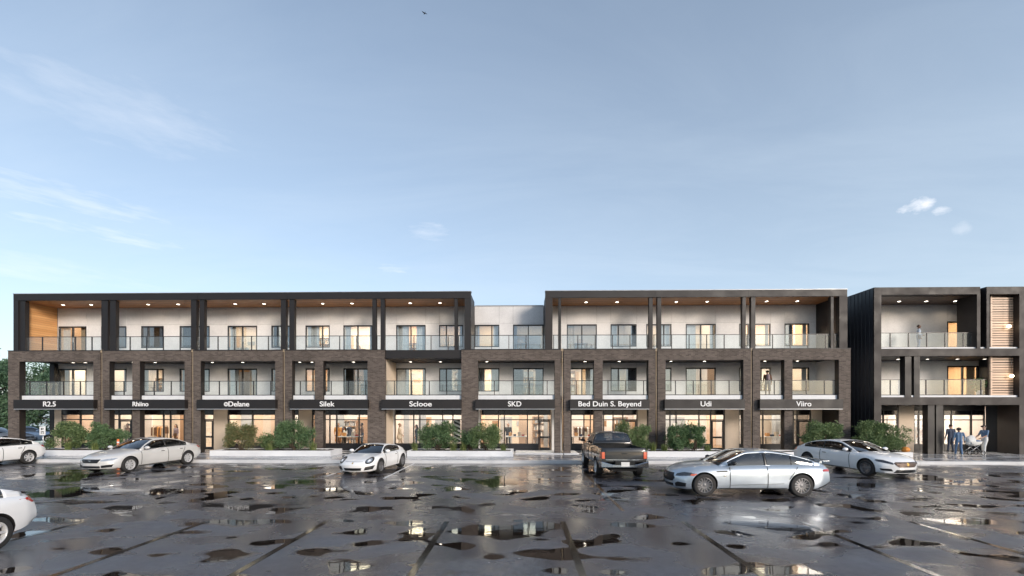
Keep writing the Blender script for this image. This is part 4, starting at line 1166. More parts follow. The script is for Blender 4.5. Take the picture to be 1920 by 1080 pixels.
# ---- trees beyond the left end
def make_tree(loc, h, r, seed, lab, mat='leaf_tree', n=11000, name='leafy_tree'):
    rs = np.random.RandomState(seed)
    o = empty(name, loc, 0, lab, 'tree', 'trees behind the left end of the building')
    m = MB(); tips = []
    m.tube([(0, 0, -0.1), (0.05, 0.02, h * 0.2), (-0.08, 0.05, h * 0.45), (0.05, -0.05, h * 0.75)], [h * 0.028, h * 0.022, h * 0.015, h * 0.005], 9)
    for i in range(16):
        z = h * rs.uniform(0.14, 0.72); a = rs.uniform(0, 2 * math.pi); l = r * rs.uniform(0.5, 0.95) * (1.1 - 0.5 * z / h)
        e = (l * math.cos(a), l * math.sin(a), z + l * rs.uniform(0.25, 0.7))
        m.tube([(0, 0, z), (e[0] * 0.5, e[1] * 0.5, z + (e[2] - z) * 0.4), e], [h * 0.010, h * 0.006, h * 0.002], 6); tips.append(e)
    m.build('trunk', 'bark', o)
    cl = [(*e, r * rs.uniform(0.18, 0.34)) for e in tips]
    for i in range(34):
        a = rs.uniform(0, 2 * math.pi); t = rs.uniform(0, 1); zz = h * (0.12 + 0.82 * t); fall = math.sqrt(max(0.06, 1 - ((t - 0.36) / 0.68) ** 2))
        rr = r * fall * rs.uniform(0.4, 0.95)
        cl.append((rr * math.cos(a), rr * math.sin(a), zz, r * rs.uniform(0.14, 0.28)))
    pts, u = crown_points(rs, n, cl, 0.5)
    keep = pts[:, 2] > 0.15
    f = bpy.data.objects.new('crown', leaves_mesh('crown', pts[keep], u[keep], 0.26, mat, rs, 0.2, 0.5)); link(f, o)
    return o
make_tree((PX(-30, 40), 40, 0), 9.2, 3.6, 21, 'tallest leafy tree at the left edge, beside the brick corner pier')
make_tree((PX(46, 44), 44, 0), 8.0, 3.8, 22, 'leafy tree seen through the open corner bay, middle one of the three')
make_tree((PX(100, 42), 42, 0), 6.6, 3.2, 23, 'lower leafy tree seen through the open corner bay, next to the building')

# potted plant on the middle balcony of the dark building
Xp = PX(1836, 27.2)
s = empty('potted_plant', (Xp, 27.2, ZB['s2t'] + 0.002), 0, 'potted leafy plant behind the glass on the middle balcony, dark building', 'plant')
MB().lathe([(0.0, 0.0), (0.13, 0.0), (0.17, 0.30), (0.18, 0.32), (0.15, 0.32), (0.14, 0.28), (0.0, 0.28)], 18, 'z').build('pot', 'panel_grey', s)
rs = np.random.RandomState(77); cl = [(rs.normal(0, 0.16), rs.normal(0, 0.14), 0.45 + rs.uniform(0, 0.55), 0.16) for _ in range(9)]
pts, u = crown_points(rs, 420, cl, 0.5)
f = bpy.data.objects.new('foliage', leaves_mesh('foliage', pts, u, 0.15, 'leaf_dark', rs)); link(f, s)
m = MB()
for c in cl[:6]: m.tube([(0, 0, 0.28), (c[0] * 0.5, c[1] * 0.5, c[2] * 0.6), c[:3]], [0.012, 0.009, 0.004], 5)
m.build('stems', 'bark', s)
# ================================================================== cars
def pchip(pts):
    xs = [p[0] for p in pts]; ys = [p[1] for p in pts]; n = len(xs)
    h = [xs[i + 1] - xs[i] for i in range(n - 1)]; d = [(ys[i + 1] - ys[i]) / h[i] for i in range(n - 1)]
    m = [d[0]] + [0.0] * (n - 2) + [d[-1]]
    for i in range(1, n - 1):
        if d[i - 1] * d[i] > 0:
            w1, w2 = 2 * h[i] + h[i - 1], h[i] + 2 * h[i - 1]; m[i] = (w1 + w2) / (w1 / d[i - 1] + w2 / d[i])
    def f(x):
        if x <= xs[0]: return ys[0]
        if x >= xs[-1]: return ys[-1]
        i = 0
        while x > xs[i + 1]: i += 1
        t = (x - xs[i]) / h[i]
        return ((2 * t**3 - 3 * t**2 + 1) * ys[i] + (t**3 - 2 * t**2 + t) * h[i] * m[i] + (-2 * t**3 + 3 * t**2) * ys[i + 1] + (t**3 - t**2) * h[i] * m[i + 1])
    return f

def paint(name, col, metal=0.0, rough=0.35):
    t = NT(name); p = t.node('ShaderNodeTexCoord').outputs['Object']
    fl = t.noise(p, 1.6, 4); c = t.mix(1.0, tuple(col), t.maprange(fl, 0.3, 0.7, 0.94, 1.04), 'MULTIPLY')
    return t.done(t.bsdf(c, rough, metal, None, 0.5, 1.0, 0.04))
paint('paint_white', (0.86, 0.86, 0.86)); paint('paint_pearl', (0.70, 0.69, 0.67), 0.15); paint('paint_silver', (0.50, 0.56, 0.62), 0.55, 0.30)
paint('paint_black', (0.010, 0.0085, 0.008), 0.0, 0.3); paint('paint_blue', (0.16, 0.24, 0.36), 0.4); paint('paint_grey', (0.16, 0.17, 0.19), 0.5)
simple('tyre_rubber', (0.022, 0.021, 0.021), 0.75, 0, 0.2, 20)
simple('rim_silver', (0.66, 0.66, 0.67), 0.3, 0.35, 0.05)
simple('rim_dark', (0.20, 0.20, 0.21), 0.3, 0.5, 0.05)
simple('arch_black', (0.008, 0.008, 0.009), 0.9, 0, 0.1)
simple('trim_black', (0.012, 0.012, 0.013), 0.3, 0, 0.1)
simple('grille_black', (0.018, 0.018, 0.021), 0.35, 0.3, 0.3, 60)
simple('grille_brown', (0.10, 0.065, 0.05), 0.4, 0.3, 0.3, 60)
simple('seat_dark', (0.045, 0.040, 0.038), 0.7, 0, 0.2, 8)
simple('seat_tan', (0.30, 0.20, 0.14), 0.6, 0, 0.15, 8)
simple('plate_white', (0.72, 0.72, 0.70), 0.4, 0, 0.05)
simple('lamp_red', (0.45, 0.020, 0.018), 0.12, 0, 0.15, 30, 0, 80, 1.0)
simple('lamp_orange', (0.75, 0.14, 0.06), 0.15, 0, 0.15, 30, 0, 80, 1.0)
simple('lamp_clear', (0.50, 0.54, 0.58), 0.10, 0.5, 0.35, 22, 0, 80, 1.0)
simple('lamp_dark', (0.05, 0.055, 0.065), 0.10, 0.4, 0.4, 22, 0, 80, 1.0)
simple('badge_gold', (0.65, 0.42, 0.12), 0.3, 0.7, 0.1)
make_glass('car_glass', (0.36, 0.39, 0.41), 3.0)
make_glass('car_glass_dark', (0.16, 0.18, 0.20), 3.0)

def boolean_cut(obj, cutter):
    md = obj.modifiers.new('cut', 'BOOLEAN'); md.operation = 'DIFFERENCE'; md.object = cutter; md.solver = 'EXACT'
    try: md.material_mode = 'TRANSFER'
    except Exception: pass
    dg = bpy.context.evaluated_depsgraph_get(); me = bpy.data.meshes.new_from_object(obj.evaluated_get(dg))
    obj.modifiers.clear(); old = obj.data; obj.data = me; bpy.data.meshes.remove(old)
    cm = cutter.data; bpy.data.objects.remove(cutter); bpy.data.meshes.remove(cm)
def bvh_of(o):
    bm = bmesh.new(); bm.from_mesh(o.data); t = BVHTree.FromBMesh(bm); bm.free(); return t
AX = {'front': (Vector((-1, 0, 0)), lambda a, b: Vector((6, a, b))), 'rear': (Vector((1, 0, 0)), lambda a, b: Vector((-6, a, b))),
      'left': (Vector((0, -1, 0)), lambda a, b: Vector((a, 4, b))), 'right': (Vector((0, 1, 0)), lambda a, b: Vector((a, -4, b))),
      'top': (Vector((0, 0, -1)), lambda a, b: Vector((a, b, 5)))}
def decal(name, tree, poly, view, mat, parent, off=0.004, thick=0.012, fine=0.06):
    """a thin shaped piece laid onto the body: outline given in the front/side view, wrapped by ray casting"""
    d, mk = AX[view]
    bm = bmesh.new(); vs = [bm.verts.new((a, b, 0)) for a, b in poly]
    f = bm.faces.new(vs); bmesh.ops.triangulate(bm, faces=[f])
    for _ in range(4):
        es = [e for e in bm.edges if e.calc_length() > fine]
        if not es: break
        bmesh.ops.subdivide_edges(bm, edges=es, cuts=1); bmesh.ops.triangulate(bm, faces=[q for q in bm.faces if len(q.verts) > 3])
    bad = []; last = None
    hits = {}
    for v in bm.verts:
        h = tree.ray_cast(mk(v.co.x, v.co.y), d)
        if h[0] is None: bad.append(v)
        else: hits[v] = (h[0], h[1])
    if hits:      # rays that slipped past the panel and struck something far behind do not count
        ds = sorted(h[0].dot(d) for h in hits.values()); lo = ds[len(ds) // 2]
        for v in [v for v, h in hits.items() if abs(h[0].dot(d) - lo) > 0.45]: bad.append(v); del hits[v]
    for v in bad:
        if hits:
            k = min(hits, key=lambda q: (q.co.x - v.co.x) ** 2 + (q.co.y - v.co.y) ** 2); hits[v] = hits[k]
    for v in list(bm.verts):
        if v in hits: v.co = hits[v][0] - d * off
    bmesh.ops.recalc_face_normals(bm, faces=bm.faces)
    nrm = sum((q.normal for q in bm.faces), Vector()); 
    if nrm.dot(-d) < 0: bmesh.ops.reverse_faces(bm, faces=bm.faces)
    geo = bmesh.ops.extrude_face_region(bm, geom=list(bm.faces))
    nv = [g for g in geo['geom'] if isinstance(g, bmesh.types.BMVert)]
    for v in nv: v.co -= d * thick
    bmesh.ops.recalc_face_normals(bm, faces=bm.faces)
    me = bpy.data.meshes.new(name); bm.to_mesh(me); bm.free(); me.materials.append(M(mat))
    o = bpy.data.objects.new(name, me); link(o, parent)
    if view == 'left' or view == 'right' or True:
        me.polygons.foreach_set('use_smooth', [False] * len(me.polygons))
    return o
def ell(cx, cz, a, b, n=18, tilt=0.0):
    return [(cx + a * math.cos(t) * math.cos(tilt) - b * math.sin(t) * math.sin(tilt), cz + a * math.cos(t) * math.sin(tilt) + b * math.sin(t) * math.cos(tilt)) for t in [2 * math.pi * i / n for i in range(n)]]
def mirror_poly(poly): return [(-a, b) for a, b in poly][::-1]

def wheel_proto(Rw, w, spokes, rimmat, style='Y'):
    o = empty('wheel')
    t = MB(); h = w / 2; ri = Rw * 0.66
    t.lathe([(ri, -h * 0.92), (Rw * 0.86, -h), (Rw * 0.95, -h * 0.94), (Rw * 0.985, -h * 0.78), (Rw, -h * 0.5), (Rw, h * 0.5), (Rw * 0.985, h * 0.78), (Rw * 0.95, h * 0.94), (Rw * 0.86, h), (ri, h * 0.92)], 40, 'y')
    t.build('tyre', 'tyre_rubber', o)
    r = MB()
    r.lathe([(ri * 0.995, -h * 0.90), (ri * 1.01, -h * 0.98), (ri * 0.95, -h * 0.86), (ri * 0.93, h * 0.6)], 40, 'y')
    r.lathe([(0.0, -h * 0.72), (Rw * 0.13, -h * 0.72), (Rw * 0.17, -h * 0.6), (Rw * 0.17, -h * 0.2)], 20, 'y')
    for k in range(spokes):
        a = 2 * math.pi * k / spokes
        for da in ((-0.13, 0.13) if style == 'Y' else (0.0,)):
            a0, a1 = a + da * 0.3, a + da
            p0 = (Rw * 0.12 * math.cos(a0), -h * 0.66, Rw * 0.12 * math.sin(a0)); p1 = (ri * 0.97 * math.cos(a1), -h * 0.74, ri * 0.97 * math.sin(a1))
            tx, tz = -math.sin(a), math.cos(a); ww = Rw * (0.045 if style == 'Y' else 0.062) * (10.0 / max(spokes, 8)) ** 0.5; dp = h * 0.22
            v = []
            for p in (p0, p1):
                for s, dy in ((-1, 0), (1, 0), (1, dp), (-1, dp)): v.append((p[0] + s * tx * ww, p[1] + dy, p[2] + s * tz * ww))
            r.add(v, [(0, 1, 2, 3), (4, 7, 6, 5), (0, 4, 5, 1), (1, 5, 6, 2), (2, 6, 7, 3), (3, 7, 4, 0)])
    rim = r.build('rim', rimmat, o)
    d = MB(); d.lathe([(0.0, -h * 0.1), (Rw * 0.52, -h * 0.1), (Rw * 0.52, -h * 0.0)], 24, 'y'); d.build('brake_disc', 'steel', o)
    b = MB(); b.lathe([(0.0, h * 0.02), (ri * 0.94, h * 0.02)], 24, 'y'); b.build('hub_back', 'arch_black', o)
    return o

def build_car(name, sp, loc, heading, label, body='paint_white', glass='car_glass', seat='seat_dark'):
    L, W = sp['L'], sp['W']; X0, X1 = -L / 2, L / 2
    car = empty(name, loc, heading, label, sp.get('cat', 'car'), sp.get('group', 'cars and pickup parked in the wet lot'))
    zt, zs, zb, wf = pchip(sp['zt']), pchip(sp['zs']), pchip(sp['zb']), pchip(sp['w'])
    bowF, bowR, bulF, bulR = sp.get('bowF', 0.38), sp.get('bowR', 0.28), sp.get('bulF', 0.10), sp.get('bulR', 0.08)
    hw = W / 2
    def bend(x, y, z):
        f = max(0.0, (x - (X1 - 1.0)) / 1.0); r = max(0.0, ((X0 + 1.0) - x) / 1.0)
        a = min(1.0, abs(y) / hw)
        zm = (z - 0.50) / 0.35
        return x - f * f * (bowF * a ** 2.6 + bulF * max(0.0, zm) ** 2 * 0.6 + bulF * max(0.0, -zm) ** 2 * 0.5) + r * r * (bowR * a ** 2.6 + bulR * zm * zm * 0.6)
    # -------- lower body
    n = 62; xs = [X0 + (X1 - X0) * (0.5 - 0.5 * math.cos(math.pi * i / (n - 1))) * 0.55 + (X1 - X0) * i / (n - 1) * 0.45 for i in range(n)]
    flare = sp.get('flare', 0.0); axf, axr = sp['axf'], sp['axr']
    def ring(x):
        w = wf(x) * hw; b = zb(x); s = zs(x); t = max(zt(x), s + 0.002); hgt = s - b
        fl = flare * (math.exp(-((x - axr) / 0.5) ** 2) + 0.6 * math.exp(-((x - axf) / 0.45) ** 2))
        ws = w * sp.get('shoulder', 0.90) + fl
        pts = [(0.0, b), (w * 0.55, b), (w * 0.86, b + 0.012), (w * 0.95, b + 0.05), (w * 0.985, b + hgt * 0.22), (w + fl, b + hgt * 0.42), (w + fl * 1.1, b + hgt * 0.60),
               (w * 0.992 + fl, b + hgt * 0.74), (w * 0.965 + fl, b + hgt * 0.88), ((w * 0.93 + ws) / 2 if ws < w else ws, b + hgt * 0.965), (ws * 0.97, s), (ws * 0.86, s + (t - s) * 0.45), (ws * 0.62, s + (t - s) * 0.78), (ws * 0.32, s + (t - s) * 0.95), (0.0, t)]
        return pts
    v = []; fcs = []
    rings = [ring(x) for x in xs]; k = len(rings[0]); full = 2 * k - 2
    for x, rg in zip(xs, rings):
        loop = [(y, z) for y, z in rg] + [(-y, z) for y, z in rg[-2:0:-1]]
        v += [(bend(x, y, z), y, z) for y, z in loop]
    for i in range(n - 1):
        for j in range(full):
            fcs.append((i * full + j, (i + 1) * full + j, (i + 1) * full + (j + 1) % full, i * full + (j + 1) % full))
    for end, x, rg in ((0, xs[0], rings[0]), (1, xs[-1], rings[-1])):
        loop = [(y, z) for y, z in rg] + [(-y, z) for y, z in rg[-2:0:-1]]
        zc = (rg[0][1] + rg[-1][1]) / 2; prev = (0 if end == 0 else (n - 1) * full)
        for q in (0.72, 0.44, 0.18):
            o = len(v); v += [(bend(x, y * q, zc + (z - zc) * q), y * q, zc + (z - zc) * q) for y, z in loop]
            for j in range(full):
                f = (prev + j, prev + (j + 1) % full, o + (j + 1) % full, o + j); fcs.append(f if end == 0 else f[::-1])
            prev = o
        f = [prev + j for j in range(full)]; fcs.append(f[::-1] if end == 0 else f)
    m = MB(); m.add(v, fcs, 0, True)
    bo = m.build('body', [body, 'arch_black'], car); m.fixnormals(bo)
    # wheel arches (and the load bed of a pickup)
    Rw, tw = sp['R'], sp.get('tw', 0.24); c = MB()
    for ax in (axf, axr):
        for s in (-1, 1):
            y0, y1 = s * (hw - 0.34), s * (hw + 0.25); ra = Rw * sp.get('arch', 1.13); nn = 36
            vv = [(ax + ra * math.cos(2 * math.pi * q / nn), yy, Rw + 0.01 + ra * math.sin(2 * math.pi * q / nn)) for yy in (y0, y1) for q in range(nn)]
            ff = [(q, (q + 1) % nn, nn + (q + 1) % nn, nn + q) for q in range(nn)] + [list(range(nn))[::-1], [nn + q for q in range(nn)]]
            c.add(vv, ff)
    if 'bed' in sp: a = sp['bed']; c.box(a[0], a[1], -a[2], a[2], a[3], 2.2)
    co = c.build('cutter', 'arch_black'); c.fixnormals(co); co.matrix_world = car.matrix_world if False else Matrix()
    bo.parent = None; boolean_cut(bo, co); bo.parent = car
    bo.data.polygons.foreach_set('use_smooth', [True] * len(bo.data.polygons))
    try: bo.data.set_sharp_from_angle(angle=R(38))
    except Exception: pass
    tree = bvh_of(bo)
    # -------- greenhouse
    zr = pchip(sp['roof']); cx0, cx1 = sp['roof'][0][0], sp['roof'][-1][0]
    marks = sorted(set([cx0, cx1, sp['wst'], sp['rgt']] + [q for w in sp['win'] for q in w]))
    st = []
    for a, b in zip(marks, marks[1:]):
        q = max(1, int(math.ceil((b - a) / 0.09))); st += [a + (b - a) * i / q for i in range(q)]
    st.append(marks[-1])
    tum = sp.get('tumble', 0.42)
    side = [0.0, 0.07, 0.30, 0.55, 0.78, 0.90, 0.96]; top = [0.0, 0.05, 0.10, 0.25, 0.5, 0.75, 1.0]
    gv = []; K = len(side) + len(top)
    glow, ghigh = 1, 4           # side rows that are glass
    for x in st:
        s = zs(x) - 0.015; r = max(zr(x), s + 0.004); wb = wf(x) * hw * sp.get('shoulder', 0.90) * 0.965 - 0.004
        hh = r - s; ze = s + hh * 0.90; we = wb - tum * (ze - s); we = min(wb, we)
        # narrow the cabin towards its two ends in plan
        row = []
        for t in side: row.append((wb + (we - wb) * t + 0.035 * math.sin(math.pi * t) * min(1, hh / 0.35), s + (ze - s) * t))
        for t in top: row.append((we * (1 - t) * (1.0), ze + (r - ze) * math.sin(t * math.pi / 2) ** 0.8 if t > 0 else ze))
        cf = max(0.0, (x - (cx1 - 0.9)) / 0.9); cr = max(0.0, ((cx0 + 0.8) - x) / 0.8)
        for y, z in row:
            a = (abs(y) / hw) ** 2
            gv.append((x - cf * 0.18 * a * 1.2 + cr * 0.12 * a, y, z))
    def idx(i, j, sgn): return (i * K + j) * 2 + (0 if sgn > 0 else 1)
    V = []
    for (x, y, z) in gv: V += [(x, y, z), (x, -y, z)]
    shell = MB(); panes = {}
    sf, smi = [], []
    for i in range(len(st) - 1):
        xm = (st[i] + st[i + 1]) / 2
        for j in range(K - 1):
            for sgn in (1, -1):
                q = [idx(i, j, sgn), idx(i + 1, j, sgn), idx(i + 1, j + 1, sgn), idx(i, j + 1, sgn)]
                if sgn < 0: q = q[::-1]
                key = None; mi = 0
                if j < len(side) - 1:
                    inwin = [w for w in sp['win'] if w[0] < xm < w[1]]
                    hloc = zr(xm) - zs(xm)
                    if glow <= j <= ghigh and inwin and hloc > 0.10: key = ('side_window', sp['win'].index(inwin[0]), sgn)
                    elif glow <= j <= ghigh and sp['win'][0][0] < xm < sp['win'][-1][1]: mi = 1
                elif j >= len(side) + 1:
                    if sp['wst'] < xm < cx1 - 0.03: key = ('windscreen', 0, 0)
                    elif cx0 + 0.04 < xm < sp['rgt']: key = ('rear_window', 0, 0)
                if key: panes.setdefault(key, []).append(q)
                else: sf.append(q); smi.append(mi)
    def sub(name, faces, mats, mi=None):
        used = sorted({a for f in faces for a in f}); mp = {a: b for b, a in enumerate(used)}
        mm = MB(); mm.add([V[a] for a in used], [[mp[a] for a in f] for f in faces], 0, True)
        if mi: mm.mi = mi
        o = mm.build(name, mats, car)
        bm = bmesh.new(); bm.from_mesh(o.data); bmesh.ops.remove_doubles(bm, verts=bm.verts, dist=0.0006); bmesh.ops.recalc_face_normals(bm, faces=bm.faces); bm.to_mesh(o.data); bm.free()
        return o
    cab = sub('cabin', sf, [body, 'trim_black'], smi)
    sd = cab.modifiers.new('thickness', 'SOLIDIFY'); sd.thickness = 0.02; sd.offset = -1
    for key, fs in panes.items(): sub(key[0], fs, glass)
    # -------- interior
    m = MB(); v = []
    xsI = [cx0 + 0.1 + (cx1 - cx0 - 0.25) * i / 10 for i in range(11)]
    for x in xsI:
        w = wf(x) * hw * 0.82; z = zt(x) + 0.012
        v += [(x, -w, z), (x, w, z)]
    m.add(v, [(2 * i, 2 * i + 2, 2 * i + 3, 2 * i + 1) for i in range(10)])
    xd = sp['wst'] + 0.25; zd = zs(xd)
    m.box(xd, xd + 0.35, -hw * 0.72, hw * 0.72, zd, zd + 0.07)
    for xr_ in sp['seats']:
        for s in (-1, 1):
            z = zs(xr_)
            m.add([(xr_ + 0.10, s * 0.36 - 0.24, z - 0.05), (xr_ + 0.10, s * 0.36 + 0.24, z - 0.05), (xr_ - 0.10, s * 0.36 + 0.20, z + 0.17), (xr_ - 0.10, s * 0.36 - 0.20, z + 0.17),
                   (xr_ - 0.05, s * 0.36 - 0.24, z - 0.05), (xr_ - 0.05, s * 0.36 + 0.24, z - 0.05), (xr_ - 0.20, s * 0.36 + 0.20, z + 0.17), (xr_ - 0.20, s * 0.36 - 0.20, z + 0.17)],
                  [(0, 1, 2, 3), (4, 7, 6, 5), (3, 2, 6, 7), (0, 3, 7, 4), (1, 5, 6, 2)], 1)
            m.box(xr_ - 0.20, xr_ - 0.12, s * 0.36 - 0.12, s * 0.36 + 0.12, z + 0.18, z + 0.32, 1)
    sw = []; xs_, zs_ = sp['seats'][0] + 0.55, zs(sp['seats'][0]) + 0.05
    m.tube([(xs_ + 0.05 * math.sin(a), 0.36 + 0.18 * math.cos(a), zs_ + 0.17 * math.sin(a)) for a in [2 * math.pi * i / 16 for i in range(17)]], 0.014, 6)
    m.build('interior', ['seat_dark', seat], car)
    # -------- wheels
    pr = wheel_proto(Rw, tw, sp.get('spokes', 10), sp.get('rim', 'rim_silver'), sp.get('rstyle', 'Y'))
    first = True
    for ax in (axf, axr):
        for s in (-1, 1):
            wq = pr if first else copy_tree(pr); first = False
            wq.parent = car; wq.location = (ax, s * (hw * wf(ax) - tw / 2 - 0.005 + sp.get('flare', 0) * 0.8), Rw); wq.rotation_euler = (0, R(random.uniform(0, 40)), math.pi if s > 0 else 0)
    # -------- mirrors
    mx, mz = sp['mirror']; mw = wf(mx) * hw * sp.get('shoulder', 0.90)
    for s in (-1, 1):
        mm = MB(); mm.ball((mx, s * (mw + 0.14), mz + 0.07), (0.085, 0.12, 0.075), 12, 8)
        mm.tube([(mx, s * (mw - 0.02), mz), (mx, s * (mw + 0.08), mz + 0.04)], [0.03, 0.022], 6, 1)
        mm.build('wing_mirror', [sp.get('mirrormat', body), 'trim_black'], car)
    # -------- lights, grille, seams ... (front/rear outlines given for the left half, mirrored)
    for nm, view, mat, poly in sp['details']:
        if nm.startswith('2'):
            nm = nm[1:]
            if view in ('front', 'rear', 'top'):
                pl = [poly, mirror_poly(poly)] if view != 'top' else [poly, [(a, -b) for a, b in poly][::-1]]
                for q in pl: decal(nm, tree, q, view, mat, car)
            else:
                decal(nm, tree, poly, 'left', mat, car); decal(nm, tree, poly, 'right', mat, car)
        else: decal(nm, tree, poly, view, mat, car)
    if sp.get('lip'):
        x, z, w2 = sp['lip']; q = MB(); q.box(x - 0.16, x + 0.05, -w2, w2, z, z + 0.025); q.box(x - 0.05, x + 0.02, -0.4, -0.36, z - 0.08, z); q.box(x - 0.05, x + 0.02, 0.36, 0.4, z - 0.08, z); q.build('spoiler', body, car)
    return car

def seam(x0, z0, x1, z1, w=0.011):
    dx, dz = x1 - x0, z1 - z0; l = math.hypot(dx, dz); nx, nz = -dz / l * w / 2, dx / l * w / 2
    return [(x0 + nx, z0 + nz), (x0 - nx, z0 - nz), (x1 - nx, z1 - nz), (x1 + nx, z1 + nz)]
def bar(x0, x1, z0, z1): return [(x0, z0), (x1, z0), (x1, z1), (x0, z1)]

SEDAN = dict(L=4.90, W=1.86, R=0.335, tw=0.225, axf=1.52, axr=-1.40, spokes=8, rim='rim_silver',
    zt=[(-2.45, 0.86), (-2.36, 0.99), (-2.1, 1.05), (-1.5, 1.07), (0, 1.0), (0.9, 1.0), (1.15, 0.985), (1.7, 0.90), (2.2, 0.78), (2.40, 0.68), (2.45, 0.60)],
    zs=[(-2.45, 0.82), (-2.3, 0.92), (-1.5, 0.975), (0, 0.935), (1.0, 0.91), (1.7, 0.82), (2.2, 0.70), (2.45, 0.55)],
    zb=[(-2.45, 0.40), (-2.2, 0.30), (-1.9, 0.24), (1.9, 0.20), (2.3, 0.20), (2.45, 0.25)],
    w=[(-2.45, 0.88), (-2.1, 0.955), (-1.2, 1.0), (1.3, 1.0), (2.0, 0.965), (2.45, 0.89)],
    roof=[(-1.80, 1.03), (-1.40, 1.19), (-0.98, 1.34), (-0.35, 1.43), (0.2, 1.40), (0.6, 1.24), (1.12, 0.955)], wst=0.17, rgt=-0.90,
    win=[(-1.48, -1.12), (-1.06, -0.34), (-0.26, 0.86)], seats=[-0.15, -1.0], mirror=(0.80, 0.955),
    details=[('grille', 'front', 'grille_black', [(-0.42, 0.59), (-0.34, 0.49), (0.34, 0.49), (0.42, 0.59), (0.44, 0.645), (-0.44, 0.645)]),
             ('badge', 'front', 'chrome', ell(0, 0.585, 0.055, 0.05)),
             ('2headlight', 'front', 'lamp_clear', [(0.47, 0.555), (0.80, 0.60), (0.85, 0.68), (0.62, 0.66), (0.46, 0.62)]),
             ('2fog_intake', 'front', 'trim_black', [(0.46, 0.285), (0.78, 0.31), (0.84, 0.43), (0.47, 0.385)]),
             ('air_intake', 'front', 'trim_black', [(-0.42, 0.275), (0.42, 0.275), (0.42, 0.365), (-0.42, 0.365)]),
             ('number_plate', 'front', 'plate_white', bar(-0.0, 0.0, 0, 0)) if False else ('lower_lip', 'front', 'trim_black', [(-0.6, 0.225), (0.6, 0.225), (0.6, 0.245), (-0.6, 0.245)]),
             ('2tail_lamp', 'rear', 'lamp_red', [(0.46, 0.80), (0.84, 0.80), (0.86, 0.90), (0.62, 0.915), (0.46, 0.90)]),
             ('2tail_lamp_side', 'side', 'lamp_red', [(-2.30, 0.79), (-2.02, 0.87), (-2.06, 0.915), (-2.30, 0.90)]),
             ('number_plate', 'rear', 'plate_white', bar(-0.16, 0.16, 0.62, 0.73)),
             ('rear_diffuser', 'rear', 'trim_black', [(-0.62, 0.40), (0.62, 0.40), (0.58, 0.46), (-0.58, 0.46)]),
             ('2door_seam', 'side', 'trim_black', seam(1.02, 0.30, 1.00, 0.88)), ('2door_seam', 'side', 'trim_black', seam(-0.30, 0.28, -0.30, 0.90)),
             ('2door_seam', 'side', 'trim_black', seam(-1.02, 0.52, -1.24, 0.90)), ('2sill_line', 'side', 'trim_black', seam(-1.0, 0.285, 1.12, 0.265, 0.012)),
             ('2door_handle', 'side', 'chrome', bar(-0.12, 0.06, 0.80, 0.828)), ('2door_handle', 'side', 'chrome', bar(-1.10, -0.93, 0.825, 0.853))])
import copy as _c
FASTBACK = _c.deepcopy(SEDAN)
FASTBACK.update(W=1.88, rstyle='I', spokes=7,
    roof=[(-2.10, 1.05), (-1.65, 1.19), (-1.1, 1.34), (-0.4, 1.43), (0.25, 1.40), (0.7, 1.22), (1.22, 0.945)], rgt=-1.0, win=[(-1.70, -1.20), (-1.14, -0.32), (-0.24, 0.92)])
GT4 = _c.deepcopy(SEDAN)
